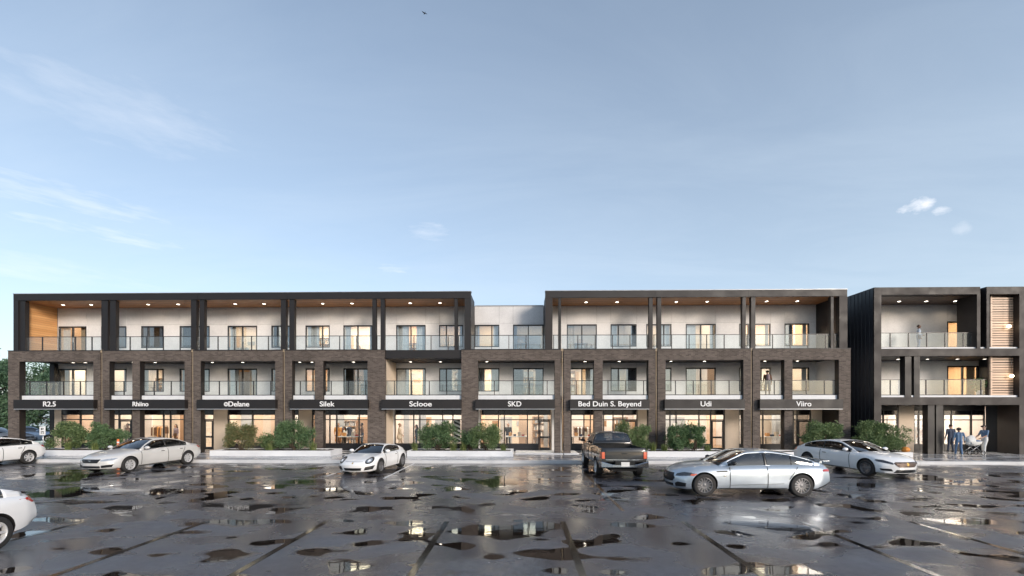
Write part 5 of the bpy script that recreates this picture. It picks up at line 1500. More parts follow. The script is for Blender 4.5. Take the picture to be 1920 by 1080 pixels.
GT4.update(L=5.02, W=1.94, R=0.355, tw=0.27, axf=1.58, axr=-1.40, spokes=14, rim='rim_dark', rstyle='I', bowF=0.50, bulF=0.16, flare=0.02,
    zt=[(-2.51, 0.90), (-2.42, 1.03), (-2.1, 1.08), (-1.5, 1.08), (0, 1.02), (0.8, 1.02), (1.15, 1.00), (1.8, 0.94), (2.25, 0.84), (2.45, 0.72), (2.51, 0.62)],
    zs=[(-2.51, 0.86), (-2.35, 0.95), (-1.5, 0.985), (0, 0.955), (1.0, 0.935), (1.8, 0.87), (2.25, 0.77), (2.51, 0.56)],
    zb=[(-2.51, 0.42), (-2.25, 0.28), (-1.9, 0.22), (1.9, 0.19), (2.3, 0.17), (2.51, 0.20)],
    w=[(-2.51, 0.86), (-2.1, 0.955), (-1.2, 1.0), (1.3, 1.0), (2.05, 0.97), (2.51, 0.87)],
    roof=[(-2.15, 1.05), (-1.7, 1.19), (-1.1, 1.36), (-0.4, 1.45), (0.15, 1.42), (0.65, 1.23), (1.25, 0.965)], wst=0.15, rgt=-0.95,
    win=[(-1.86, -1.16), (-1.12, -0.40), (-0.30, 0.92)], seats=[-0.20, -1.05], mirror=(0.72, 0.985), mirrormat='trim_black', lip=(-2.30, 1.085, 0.62),
    details=[('grille', 'front', 'grille_black', [(-0.46, 0.42), (0.46, 0.42), (0.56, 0.52), (0.47, 0.685), (-0.47, 0.685), (-0.56, 0.52)]),
             ('badge', 'front', 'chrome', ell(0, 0.56, 0.075, 0.075)),
             ('2headlight', 'front', 'lamp_dark', [(0.58, 0.60), (0.90, 0.64), (0.93, 0.735), (0.74, 0.74), (0.58, 0.68)]),
             ('2turn_lamp', 'side', 'lamp_orange', [(1.86, 0.635), (2.02, 0.645), (1.98, 0.70), (1.82, 0.71)]),
             ('2fog_intake', 'front', 'trim_black', [(0.56, 0.255), (0.84, 0.285), (0.86, 0.40), (0.66, 0.42), (0.56, 0.36)]),
             ('air_intake', 'front', 'trim_black', bar(-0.46, 0.46, 0.26, 0.345)),
             ('2tail_lamp', 'rear', 'lamp_red', [(0.40, 0.80), (0.88, 0.80), (0.88, 0.865), (0.40, 0.875)]),
             ('2tail_lamp_side', 'side', 'lamp_red', [(-2.36, 0.79), (-2.06, 0.80), (-2.08, 0.85), (-2.36, 0.86)]),
             ('number_plate', 'rear', 'plate_white', bar(-0.16, 0.16, 0.60, 0.71)),
             ('2rear_diffuser', 'side', 'trim_black', [(-2.40, 0.40), (-1.95, 0.255), (-1.95, 0.30), (-2.40, 0.47)]),
             ('rear_diffuser', 'rear', 'trim_black', [(-0.8, 0.40), (0.8, 0.40), (0.74, 0.50), (-0.74, 0.50)]),
             ('2side_vent', 'side', 'trim_black', [(0.86, 0.775), (1.20, 0.76), (1.22, 0.80), (0.90, 0.815)]),
             ('2side_badge', 'side', 'chrome', bar(0.92, 1.0, 0.62, 0.66)),
             ('2door_seam', 'side', 'trim_black', seam(0.80, 0.26, 0.80, 0.92)), ('2door_seam', 'side', 'trim_black', seam(-0.36, 0.26, -0.36, 0.94)),
             ('2door_seam', 'side', 'trim_black', seam(-1.00, 0.55, -1.28, 0.94)), ('2sill_line', 'side', 'trim_black', seam(-0.95, 0.275, 1.12, 0.255, 0.014)),
             ('2crease', 'side', 'trim_black', seam(-0.85, 0.415, 0.78, 0.36, 0.007)),
             ('2door_handle', 'side', 'chrome', bar(-0.28, -0.08, 0.80, 0.832)), ('2door_handle', 'side', 'chrome', bar(-1.24, -1.04, 0.825, 0.857))])
COUPE = _c.deepcopy(SEDAN)
COUPE.update(L=5.0, W=1.90, R=0.35, tw=0.26, axf=1.58, axr=-1.37, spokes=10, rim='rim_dark', bowF=0.46, bulF=0.12,
    zt=[(-2.5, 0.88), (-2.4, 1.0), (-2.1, 1.06), (-1.5, 1.07), (0, 1.0), (0.8, 1.0), (1.15, 0.985), (1.8, 0.92), (2.25, 0.82), (2.44, 0.70), (2.5, 0.62)],
    zs=[(-2.5, 0.83), (-2.3, 0.93), (-1.5, 0.98), (0, 0.94), (1.0, 0.92), (1.8, 0.84), (2.25, 0.74), (2.5, 0.56)],
    zb=[(-2.5, 0.42), (-2.2, 0.28), (-1.9, 0.22), (1.9, 0.19), (2.3, 0.18), (2.5, 0.21)],
    w=[(-2.5, 0.87), (-2.1, 0.955), (-1.2, 1.0), (1.3, 1.0), (2.05, 0.97), (2.5, 0.88)],
    roof=[(-2.0, 1.04), (-1.6, 1.19), (-1.05, 1.34), (-0.4, 1.41), (0.1, 1.385), (0.65, 1.20), (1.25, 0.955)], wst=0.12, rgt=-0.95,
    win=[(-1.72, -0.62), (-0.56, 0.92)], seats=[-0.25, -1.0], mirror=(0.72, 0.97),
    details=[('grille', 'front', 'grille_brown', [(-0.44, 0.52), (-0.34, 0.46), (0.34, 0.46), (0.44, 0.52), (0.52, 0.62), (0.44, 0.665), (-0.44, 0.665), (-0.52, 0.62)]),
             ('badge', 'front', 'badge_gold', ell(0, 0.575, 0.055, 0.07)),
             ('2headlight', 'front', 'lamp_dark', [(0.54, 0.56), (0.88, 0.66), (0.91, 0.75), (0.74, 0.735), (0.54, 0.64)]),
             ('2fog_intake', 'front', 'trim_black', [(0.54, 0.30), (0.84, 0.32), (0.86, 0.40), (0.60, 0.395)]),
             ('air_intake', 'front', 'trim_black', [(-0.52, 0.235), (0.52, 0.235), (0.42, 0.36), (-0.42, 0.36)]),
             ('2tail_lamp', 'rear', 'lamp_red', [(0.42, 0.80), (0.86, 0.80), (0.87, 0.90), (0.50, 0.91)]),
             ('2tail_lamp_side', 'side', 'lamp_red', [(-2.36, 0.78), (-2.10, 0.88), (-2.14, 0.93), (-2.36, 0.90)]),
             ('sunroof', 'top', 'trim_black', [(-0.85, -0.42), (-0.15, -0.42), (-0.15, 0.42), (-0.85, 0.42)]) if False else ('number_plate', 'rear', 'plate_white', bar(-0.16, 0.16, 0.60, 0.71)),
             ('2door_seam', 'side', 'trim_black', seam(0.86, 0.28, 0.82, 0.90)), ('2door_seam', 'side', 'trim_black', seam(-0.62, 0.30, -0.66, 0.93)),
             ('2sill_line', 'side', 'trim_black', seam(-0.95, 0.275, 1.12, 0.255, 0.012)), ('2door_handle', 'side', 'chrome', bar(-0.52, -0.32, 0.80, 0.83))])
SPORT = _c.deepcopy(SEDAN)
SPORT.update(L=4.46, W=1.84, R=0.335, tw=0.28, axf=1.22, axr=-1.23, spokes=10, rim='rim_dark', rstyle='I', bowF=0.48, bowR=0.42, bulF=0.16, bulR=0.14, flare=0.03, shoulder=0.88, arch=1.11,
    zt=[(-2.23, 0.72), (-2.1, 0.86), (-1.7, 0.96), (-1.2, 0.99), (0, 0.95), (0.7, 0.93), (0.95, 0.89), (1.4, 0.80), (1.85, 0.70), (2.12, 0.58), (2.23, 0.48)],
    zs=[(-2.23, 0.66), (-2.05, 0.80), (-1.5, 0.90), (-0.5, 0.88), (0.6, 0.88), (1.25, 0.84), (1.7, 0.74), (2.05, 0.60), (2.23, 0.44)],
    zb=[(-2.23, 0.36), (-2.0, 0.24), (-1.6, 0.18), (1.6, 0.16), (2.05, 0.15), (2.23, 0.18)],
    w=[(-2.23, 0.84), (-1.9, 0.95), (-1.2, 1.0), (0.2, 0.965), (1.2, 0.985), (1.8, 0.94), (2.23, 0.86)],
    roof=[(-1.85, 0.93), (-1.4, 1.08), (-0.8, 1.23), (-0.2, 1.295), (0.12, 1.27), (0.5, 1.12), (1.02, 0.86)], wst=0.10, rgt=-0.55,
    win=[(-1.15, -0.62), (-0.56, 0.72)], seats=[-0.20, -0.75], mirror=(0.55, 0.91), tumble=0.46,
    details=[('air_intake', 'front', 'trim_black', [(-0.38, 0.225), (0.38, 0.225), (0.42, 0.345), (-0.42, 0.345)]),
             ('2fog_intake', 'front', 'trim_black', [(0.50, 0.235), (0.80, 0.27), (0.86, 0.44), (0.58, 0.395)]),
             ('badge', 'front', 'badge_gold', ell(0, 0.56, 0.03, 0.04, 10)),
             ('2headlight', 'front', 'trim_black', ell(0.655, 0.655, 0.150, 0.140, 20)), ('2tail_lamp', 'rear', 'lamp_red', bar(0.3, 0.8, 0.66, 0.71)),
             ('2door_seam', 'side', 'trim_black', seam(0.72, 0.26, 0.66, 0.86)), ('2door_seam', 'side', 'trim_black', seam(-0.62, 0.28, -0.66, 0.86)),
             ('2door_handle', 'side', 'chrome', bar(-0.55, -0.38, 0.74, 0.765)), ('2sill_line', 'side', 'trim_black', seam(-0.80, 0.22, 0.80, 0.20, 0.016)),
             ('bonnet_seam', 'front', 'trim_black', [(-0.42, 0.618), (0.42, 0.618), (0.42, 0.612), (-0.42, 0.612)])])
PICKUP = _c.deepcopy(SEDAN)
PICKUP.update(L=5.80, W=2.00, R=0.40, tw=0.28, axf=1.90, axr=-1.72, spokes=6, rim='rim_silver', rstyle='I', cat='pickup truck', bowF=0.25, bowR=0.05, bulF=0.05, bulR=0.01, shoulder=0.955, arch=1.16,
    zt=[(-2.90, 1.22), (-2.86, 1.30), (-0.8, 1.30), (0.0, 1.28), (1.2, 1.26), (1.5, 1.25), (2.4, 1.18), (2.75, 1.08), (2.9, 0.90)],
    zs=[(-2.90, 1.20), (-2.86, 1.285), (-0.8, 1.285), (0.0, 1.24), (1.2, 1.22), (2.3, 1.12), (2.75, 1.0), (2.9, 0.82)],
    zb=[(-2.90, 0.72), (-2.75, 0.66), (-2.4, 0.50), (2.2, 0.46), (2.7, 0.44), (2.9, 0.46)],
    w=[(-2.90, 0.955), (-2.7, 0.97), (-1.2, 1.0), (1.5, 1.0), (2.4, 0.97), (2.9, 0.92)],
    roof=[(-0.78, 1.29), (-0.70, 1.50), (-0.52, 1.80), (0.1, 1.87), (0.75, 1.82), (1.1, 1.60), (1.62, 1.26)], wst=0.72, rgt=-0.50,
    win=[(-0.46, 0.02), (0.10, 1.34)], seats=[0.45, -0.3], mirror=(1.15, 1.30), mirrormat='trim_black', tumble=0.36, bed=(-2.80, -0.88, 0.82, 0.92),
    details=[('2tail_lamp', 'rear', 'lamp_orange', [(0.80, 0.86), (0.925, 0.86), (0.925, 1.13), (0.80, 1.13)]),
             ('2tail_lamp_side', 'side', 'lamp_orange', bar(-2.80, -2.72, 0.86, 1.13)),
             ('tailgate_seam', 'rear', 'arch_black', [(-0.785, 0.84), (-0.775, 0.84), (-0.775, 1.24), (-0.785, 1.24)]), ('tailgate_seam', 'rear', 'arch_black', [(0.775, 0.84), (0.785, 0.84), (0.785, 1.24), (0.775, 1.24)]),
             ('tailgate_trim', 'rear', 'chrome', bar(-0.77, 0.77, 0.80, 0.83)), ('tailgate_crease', 'rear', 'seat_dark', bar(-0.77, 0.77, 1.12, 1.15)),
             ('tailgate_handle', 'rear', 'trim_black', bar(-0.12, 0.12, 1.04, 1.10)),
             ('grille', 'front', 'chrome', bar(-0.7, 0.7, 0.66, 0.96)), ('2headlight', 'front', 'lamp_clear', bar(0.72, 0.92, 0.72, 0.94)),
             ('2door_seam', 'side', 'arch_black', seam(1.35, 0.55, 1.33, 1.2)), ('2door_seam', 'side', 'arch_black', seam(0.05, 0.55, 0.05, 1.2)), ('2door_seam', 'side', 'arch_black', seam(-0.78, 0.55, -0.78, 1.27)),
             ('2running_board', 'side', 'chrome', bar(-0.95, 1.30, 0.47, 0.52)), ('2door_handle', 'side', 'chrome', bar(0.12, 0.32, 1.08, 1.115)), ('2door_handle', 'side', 'chrome', bar(-0.68, -0.48, 1.08, 1.115))])

def place(sp, px, py, side, axle, heading):
    """origin of a car whose wheel on `side` (+1 its left, -1 its right) at `axle` touches the ground at a photo pixel"""
    p = GP(px, py); lx, ly = sp['ax' + axle], side * sp['W'] / 2
    c, s = math.cos(heading), math.sin(heading)
    return (p.x - (c * lx - s * ly), p.y - (s * lx + c * ly), 0.0)
H = R(-97); build_car('parked_car', SEDAN, place(SEDAN, 245, 885.5, 1, 'f', H), H, 'silver-white four-door sedan parked nose out in front of the leftmost planter', 'paint_pearl')
H = R(-92); build_car('parked_car', FASTBACK, place(FASTBACK, 55, 869.5, 1, 'r', H), H, 'white car cut by the left edge, its red tail lamp beside the parking sign', 'paint_white', 'car_glass_dark')
H = R(-88); build_car('parked_car', FASTBACK, place(FASTBACK, -8, 1034, 1, 'r', H), H, 'white car at the bottom left corner, only its rear end in the picture', 'paint_white')
H = R(-98); sc_ = build_car('sports_car', SPORT, place(SPORT, 716, 888, 1, 'f', H), H, 'white two-door sports car with round headlights and black intakes, facing the viewer', 'paint_white')
sc_.scale = (0.93,) * 3
tr = None
for o in sc_.children:
    if o.name.startswith('body'): tr = bvh_of(o)
for s in (1, -1):
    for nm, a, b, mt, of in (('lamp_glass', 0.10, 0.09, 'lamp_clear', 0.017), ('lamp_core', 0.045, 0.042, 'letter_white', 0.030)):
        decal(nm, tr, ell(s * 0.655, 0.655, a, b, 18), 'front', mt, sc_, of, 0.006)
H = R(178.8); build_car('parked_car', GT4, place(GT4, 1322, 931, 1, 'f', H), H, 'silver-blue four-door fastback with dark rims, broadside in the lot, facing left', 'paint_silver')
H = R(-80); build_car('parked_car', COUPE, place(COUPE, 1622, 893, -1, 'f', H), H, 'white coupe with a gold badge on its grille, right of the silver-blue car', 'paint_white', 'car_glass_dark', 'seat_tan')
H = R(90.8); pk = build_car('pickup_truck', PICKUP, place(PICKUP, 1114, 892, 1, 'r', H), H, 'black pickup truck seen from behind with chrome bumper and orange tail lamps', 'paint_black')
pk.scale = (0.95,) * 3
# pickup rear bumper, hitch, plate
m = MB(); xr_ = -PICKUP['L'] / 2
prof = [(-1.0, 0.0), (-0.96, -0.10), (-0.5, -0.15), (0.5, -0.15), (0.96, -0.10), (1.0, 0.0)]
v = []
for y, dx in prof:
    step = 0.0
    v += [(xr_ + dx + 0.05, y, 0.50), (xr_ + dx, y, 0.53), (xr_ + dx, y, 0.73 if abs(y) > 0.55 else 0.62), (xr_ + dx + 0.03, y, 0.76 if abs(y) > 0.55 else 0.64), (xr_ + 0.16, y, 0.76 if abs(y) > 0.55 else 0.64), (xr_ + 0.16, y, 0.50)]
f = []
for i in range(len(prof) - 1):
    for j in range(6): f.append((i * 6 + j, (i + 1) * 6 + j, (i + 1) * 6 + (j + 1) % 6, i * 6 + (j + 1) % 6))
f += [list(range(6)), [(len(prof) - 1) * 6 + j for j in range(6)][::-1]]
m.add(v, f); b = m.build('rear_bumper', 'chrome', pk); m.fixnormals(b)
MB().box(xr_ - 0.165, xr_ - 0.155, -0.17, 0.17, 0.56, 0.74).build('number_plate', 'plate_white', pk)
MB().box(xr_ - 0.15, xr_ + 0.2, -0.40, 0.40, 0.64, 0.78).build('bumper_step', 'trim_black', pk)
MB().box(xr_ + 0.1, 2.2, -0.55, 0.55, 0.34, 0.50).tube([(axx := -1.72, -0.8, 0.40), (axx, 0.8, 0.40)], 0.06, 8).tube([(1.9, -0.8, 0.40), (1.9, 0.8, 0.40)], 0.05, 8).build('chassis', 'arch_black', pk)
# cars glimpsed at the back
H = R(8); build_car('parked_car', SEDAN, (PX(-8, 34.5), 34.5, 0), H, 'dark grey car far behind the white one, seen at the left edge', 'paint_grey', 'car_glass_dark')
H = R(20); build_car('parked_car', FASTBACK, (PX(62, 36.5), 36.5, 0), H, 'pale blue car glimpsed through the open corner bay', 'paint_blue', 'car_glass_dark')
# ================================================================== people
SKIN = {}
for nm, c in (('skin_light', (0.52, 0.33, 0.25)), ('skin_brown', (0.20, 0.11, 0.075)), ('hair_black', (0.012, 0.010, 0.010)), ('hair_fair', (0.28, 0.17, 0.08)),
              ('cloth_navy', (0.030, 0.045, 0.085)), ('cloth_denim', (0.11, 0.19, 0.33)), ('cloth_blue', (0.12, 0.20, 0.32)), ('cloth_pale', (0.42, 0.50, 0.60)),
              ('cloth_white', (0.70, 0.70, 0.68)), ('cloth_black', (0.020, 0.020, 0.022)), ('cloth_orange', (0.62, 0.30, 0.10)), ('cloth_cream', (0.60, 0.50, 0.40)),
              ('cloth_brown', (0.16, 0.085, 0.05)), ('cloth_mauve', (0.30, 0.24, 0.28)), ('shoe_white', (0.6, 0.6, 0.58))):
    simple(nm, c, 0.75, 0, 0.12, 14)
simple('eye_dark', (0.02, 0.015, 0.012), 0.3, 0, 0)

def capsule(mb, a, b, ra, rb, n=10):
    a, b = Vector(a), Vector(b); d = (b - a); L = d.length; d = d.normalized() if L > 1e-6 else Vector((0, 0, 1))
    pts = [a - d * ra * 0.98, a - d * ra * 0.70, a, b, b + d * rb * 0.70, b + d * rb * 0.98]
    mb.tube(pts, [ra * 0.2, ra * 0.71, ra, rb, rb * 0.71, rb * 0.2], n)

def person(loc, facing, h, pose, cols, label, name='person', group=None, voxel=0.011):
    """one continuous body grown from joints; pose gives the joints that differ from standing.
    local axes: x = right hand side, y = forward, z = up, for a 1.75 m figure"""
    k = h / 1.75
    J = dict(pel=(0, 0, 0.93), waist=(0, 0, 1.08), chest=(0, 0.01, 1.30), neck=(0, 0.0, 1.46), head=(0, 0.02, 1.61),
             shl=(-0.185, 0, 1.41), shr=(0.185, 0, 1.41), ell=(-0.24, -0.02, 1.13), elr=(0.24, -0.02, 1.13), hal=(-0.25, 0.06, 0.88), har=(0.25, 0.06, 0.88),
             hil=(-0.09, 0, 0.90), hir=(0.09, 0, 0.90), knl=(-0.10, 0.02, 0.50), knr=(0.10, 0.02, 0.50), anl=(-0.11, -0.03, 0.09), anr=(0.11, -0.03, 0.09))
    J.update(pose.get('J', {}))
    J = {a: Vector(b) for a, b in J.items()}
    S = []     # (a, b, ra, rb, material)
    sk, top, bot, shoe, arm = cols['skin'], cols['top'], cols['bottom'], cols.get('shoe', 'cloth_black'), cols.get('arm', cols['top'])
    def seg(a, b, ra, rb, m): S.append((Vector(a) * k, Vector(b) * k, ra * k, rb * k, m))
    sw = 0.105
    for dx in (-0.065, 0.065):
        seg(J['pel'] + Vector((dx, 0, -0.02)), J['waist'] + Vector((dx * 0.9, 0, 0)), 0.105, 0.098, bot if not cols.get('long') else top)
        seg(J['waist'] + Vector((dx * 0.9, 0, 0)), J['chest'] + Vector((dx * 1.15, 0, 0)), 0.100, 0.112, top)
        seg(J['chest'] + Vector((dx * 1.1, 0, 0)), J['neck'] + Vector((dx * 1.2, 0, -0.075)), 0.105, 0.075, top)
    seg(J['chest'], J['neck'] + Vector((0, 0, -0.02)), 0.08, 0.058, top)
    seg(J['neck'] + Vector((0, 0, -0.02)), J['head'] + Vector((0, -0.01, -0.08)), 0.054, 0.05, sk)
    hd = J['head']; hf = Vector(pose.get('look', (0, 1, 0))).normalized()
    seg(hd + Vector((0, 0, 0.035)) - hf * 0.015, hd + Vector((0, 0, 0.03)) + hf * 0.012, 0.092, 0.088, sk)
    seg(hd + hf * 0.02, hd + hf * 0.045 + Vector((0, 0, -0.075)), 0.078, 0.048, sk)
    seg(hd + hf * 0.10 + Vector((0, 0, 0.01)), hd + hf * 0.118 + Vector((0, 0, -0.02)), 0.012, 0.015, sk)
    rt = hf.cross(Vector((0, 0, 1)))
    for s in (-1, 1):
        seg(hd + rt * 0.088 * s + Vector((0, 0, 0.02)), hd + rt * 0.092 * s + Vector((0, 0, -0.02)), 0.016, 0.014, sk)
    for s, sh, el, ha in ((-1, 'shl', 'ell', 'hal'), (1, 'shr', 'elr', 'har')):
        seg(J[sh], J[el], 0.058, 0.044, top); seg(J[el], J[ha], 0.042, 0.030, arm)
        fd = (J[ha] - J[el]).normalized(); sd = fd.cross(Vector((0, 1, 0))) if abs(fd.y) < 0.9 else fd.cross(Vector((0, 0, 1))); sd.normalize(); up = sd.cross(fd)
        palm = J[ha] + fd * 0.085
        seg(J[ha] + fd * 0.01, palm, 0.030, 0.034, sk)
        for q, (o, l) in enumerate(((-0.030, 0.062), (-0.010, 0.075), (0.011, 0.070), (0.031, 0.055))):
            b0 = palm + up * o; b1 = b0 + fd * l * 0.55 + sd * 0.006 * s; b2 = b1 + (fd * 0.75 - sd * 0.65 * s) * l * 0.5
            seg(b0, b1, 0.0105, 0.0095, sk); seg(b1, b2, 0.0095, 0.008, sk)
        seg(J[ha] + fd * 0.035 - up * 0.028, J[ha] + fd * 0.075 - up * 0.065, 0.012, 0.010, sk); seg(J[ha] + fd * 0.075 - up * 0.065, J[ha] + fd * 0.105 - up * 0.062, 0.010, 0.009, sk)
    for hi, kn, an in (('hil', 'knl', 'anl'), ('hir', 'knr', 'anr')):
        seg(J[hi], J[kn], 0.092, 0.062, bot); seg(J[kn], J[an], 0.062, 0.046, bot)
        ft = Vector(pose.get('foot', (0, 1, 0)))
        seg(J[an] + Vector((0, 0, -0.045)) - ft * 0.03, J[an] + Vector((0, 0, -0.052)) + ft * 0.15, 0.042, 0.036, shoe)
    if cols.get('long'):    # coat or dress: a flared skirt from waist to shin
        zl = cols['long']
        for dx, dy in ((-0.06, 0), (0.06, 0), (0, -0.04), (0, 0.05)):
            seg(J['waist'] + Vector((dx * 0.6, dy * 0.6, 0)), (dx * 1.6, dy * 1.6, zl), 0.10, 0.125, top)
    for a, b, ra, rb, m in cols.get('extra', []): seg(a, b, ra, rb, m)
    mb = MB()
    for a, b, ra, rb, m in S: capsule(mb, a, b, ra, rb, 10)
    root = empty(name, loc, facing - math.pi / 2, label, 'person', group)
    names = []
    for q in S:
        if q[4] not in names: names.append(q[4])
    bo = mb.build('body', names, None)
    md = bo.modifiers.new('skin', 'REMESH'); md.mode = 'VOXEL'; md.voxel_size = voxel; md.use_smooth_shade = True
    sm = bo.modifiers.new('relax', 'SMOOTH'); sm.factor = 0.4; sm.iterations = 2
    dg = bpy.context.evaluated_depsgraph_get(); me = bpy.data.meshes.new_from_object(bo.evaluated_get(dg)); bo.modifiers.clear()
    old = bo.data; bo.data = me; bpy.data.meshes.remove(old); me.materials.clear()
    for nm in names: me.materials.append(M(nm))
    n = len(me.polygons); cen = np.empty(n * 3, np.float32); me.polygons.foreach_get('center', cen); cen = cen.reshape(-1, 3)
    best = np.full(n, 1e9); mi = np.zeros(n, np.int32)
    for a, b, ra, rb, m in S:
        A = np.array(a); D = np.array(b) - A; L2 = max(1e-9, D @ D); t = np.clip(((cen - A) @ D) / L2, 0, 1)
        dist = np.linalg.norm(cen - (A + t[:, None] * D), axis=1) - (ra + (rb - ra) * t)
        w = dist < best; best[w] = dist[w]; mi[w] = names.index(m)
    me.polygons.foreach_set('material_index', mi); me.polygons.foreach_set('use_smooth', [True] * n); bo.parent = root
    # hair: a cap that hugs the back of the skull; eyes and mouth
    hm = MB(); style = cols.get('hairstyle', 'short'); hk = hd * k
    rr = {'short': 0.098, 'afro': 0.116, 'long': 0.102, 'cap': 0.103}[style] * k
    v = []; f = []; nu, nv = 14, 8
    back = -hf
    for i in range(nv + 1):
        th = math.pi * 0.62 * i / nv
        for q in range(nu):
            a = 2 * math.pi * q / nu; dv = (rt * math.cos(a) + hf * math.sin(a)) * math.sin(th) + Vector((0, 0, 1)) * math.cos(th)
            cut = 1.0 - 0.30 * max(0.0, dv.dot(hf)) * (1 if th > 0.9 else 0)
            jit = 1 + 0.05 * math.sin(7 * a + 3 * i)
            v.append(hk + Vector((0, 0, 0.035 * k)) - hf * 0.012 * k + dv * rr * cut * jit)
    for i in range(nv):
        for q in range(nu): f.append((i * nu + q, (i + 1) * nu + q, (i + 1) * nu + (q + 1) % nu, i * nu + (q + 1) % nu))
    hm.add(v, f, 0, True)
    if style == 'long':
        hm.tube([hk + back * 0.05 * k, hk + back * 0.10 * k + Vector((0, 0, -0.12 * k)), hk + back * 0.09 * k + Vector((0, 0, -0.26 * k))], [0.085 * k, 0.075 * k, 0.03 * k], 10)
    if style == 'cap': hm.tube([hk + Vector((0, 0, 0.07 * k)) + hf * 0.06 * k, hk + Vector((0, 0, 0.06 * k)) + hf * 0.17 * k], [0.06 * k, 0.045 * k], 8)
    hm.build('hair' if style != 'cap' else 'cap', cols.get('hair', 'hair_black'), root)
    em = MB()
    for s in (-1, 1): em.ball(hk + hf * 0.083 * k + rt * 0.032 * s * k + Vector((0, 0, 0.015 * k)), 0.011 * k, 8, 5)
    em.tube([hk + hf * 0.088 * k - rt * 0.02 * k + Vector((0, 0, -0.055 * k)), hk + hf * 0.088 * k + rt * 0.02 * k + Vector((0, 0, -0.055 * k))], 0.006 * k, 5)
    em.build('face_features', 'eye_dark', root)
    return root

WALKJ = dict(knl=(-0.09, 0.14, 0.51), anl=(-0.10, 0.20, 0.10), knr=(0.09, 0.02, 0.50), anr=(0.10, -0.26, 0.13), ell=(-0.24, -0.10, 1.15), hal=(-0.25, 0.0, 0.90), elr=(0.24, 0.05, 1.14), har=(0.24, 0.22, 0.96))
def at_ground(px, py): q = GP(px, py, WALK_Z); q.z = WALK_Z; return q
GRP = 'people outside the dark building'
q = at_ground(1846, 853)
person(q, R(180), 1.72, dict(J=dict(elr=(0.24, 0.10, 1.15), har=(0.17, 0.33, 1.02), ell=(-0.24, 0.10, 1.15), hal=(-0.17, 0.33, 1.02), anl=(-0.12, 0.12, 0.09), knl=(-0.10, 0.10, 0.50))),
       dict(skin='skin_light', top='cloth_blue', bottom='cloth_white', shoe='cloth_white', arm='skin_light', hair='hair_black', hairstyle='cap'), 'person in blue shirt, white trousers and dark cap pushing the white pram', group=GRP)
q = at_ground(1798, 853.5)
person(q, R(62), 1.58, dict(J=dict(anl=(-0.13, 0.10, 0.09), knl=(-0.11, 0.10, 0.50), anr=(0.12, -0.10, 0.09), elr=(0.27, 0.0, 1.15), har=(0.30, 0.10, 0.92)), look=(0.2, 1, 0)),
       dict(skin='skin_brown', top='cloth_blue', bottom='cloth_denim', shoe='shoe_white', arm='cloth_pale', hairstyle='afro'), 'person with round dark hair in blue vest and jeans beside the white pram', group=GRP)
q = Vector((PX(1782.5, 27.9), 27.9, WALK_Z))
person(q, R(80), 1.72, dict(J=dict(anl=(-0.10, 0.06, 0.09), anr=(0.10, -0.06, 0.09))), dict(skin='skin_light', top='cloth_navy', bottom='cloth_navy'), 'person all in dark navy standing at the shop window', group=GRP)
q = Vector((PX(1731.5, 29.4), 29.4, WALK_Z + 0.002))
person(q, R(200), 1.66, dict(J=WALKJ), dict(skin='skin_light', top='cloth_mauve', bottom='cloth_cream', hair='hair_black', hairstyle='long', long=0.62), 'person in mauve coat walking inside the shop left of the twin columns', group='people inside the shops')
q = Vector((PX(1722, 27.9), 27.9, ZB['s3t'] + 0.002))
person(q, R(-30), 1.60, dict(J=dict(ell=(-0.24, 0.05, 1.15), hal=(-0.12, 0.22, 1.05))), dict(skin='skin_brown', top='cloth_pale', bottom='cloth_denim', hairstyle='short', extra=[((0.2, 0.02, 1.0), (0.22, 0.02, 0.82), 0.08, 0.09, 'cloth_navy')]),
       'person in pale blue top on the top balcony of the dark building', group='people on the balconies')
q = Vector((PX(1439, 28.1), 28.1, Z_SLAB1 + 0.002))
person(q, R(75), 1.62, dict(J={}), dict(skin='skin_light', top='cloth_brown', bottom='cloth_navy', hairstyle='short', extra=[((0, -0.15, 1.38), (0, -0.16, 1.12), 0.11, 0.12, 'cloth_mauve')]),
       'person with a backpack on the middle balcony near the right end', group='people on the balconies')
# inside the shops
IN = [(634, 29.6, R(-60), 1.72, WALKJ, dict(skin='skin_light', top='cloth_orange', bottom='cloth_brown', long=0.55, hair='hair_fair', hairstyle='long'), 'person in long orange coat in the fourth shop'),
      (647, 30.0, R(170), 1.45, {}, dict(skin='skin_light', top='cloth_white', bottom='cloth_black', hairstyle='long'), 'person in white beside the long orange coat'),
      (679, 29.6, R(190), 1.74, {}, dict(skin='skin_brown', top='cloth_brown', bottom='cloth_navy'), 'person in brown jacket at the right side of the fourth shop window'),
      (749, 29.4, R(10), 1.72, WALKJ, dict(skin='skin_light', top='cloth_cream', bottom='cloth_cream', hair='hair_fair', long=0.75), 'person in cream coat in the fifth shop'),
      (781, 29.6, R(185), 1.62, {}, dict(skin='skin_light', top='cloth_navy', bottom='cloth_navy', hairstyle='long'), 'person in navy beside the shop mullion left of the rounded shrub'),
      (330, 30.5, R(-110), 1.6, {}, dict(skin='skin_light', top='cloth_mauve', bottom='cloth_brown', hairstyle='long'), 'person in the second shop, right of the silver-white sedan\'s roof'),
      (386, 29.8, R(100), 1.72, WALKJ, dict(skin='skin_light', top='cloth_black', bottom='cloth_black'), 'person in black behind the narrow glass door of the third shop'),
      (953, 30.5, R(-90), 1.7, {}, dict(skin='skin_light', top='cloth_black', bottom='cloth_navy'), 'person in black inside the sixth shop'),
      (240, 30.0, R(-90), 1.66, {}, dict(skin='skin_brown', top='cloth_brown', bottom='cloth_black', hairstyle='afro'), 'person with round dark hair behind the second shop\'s door')]
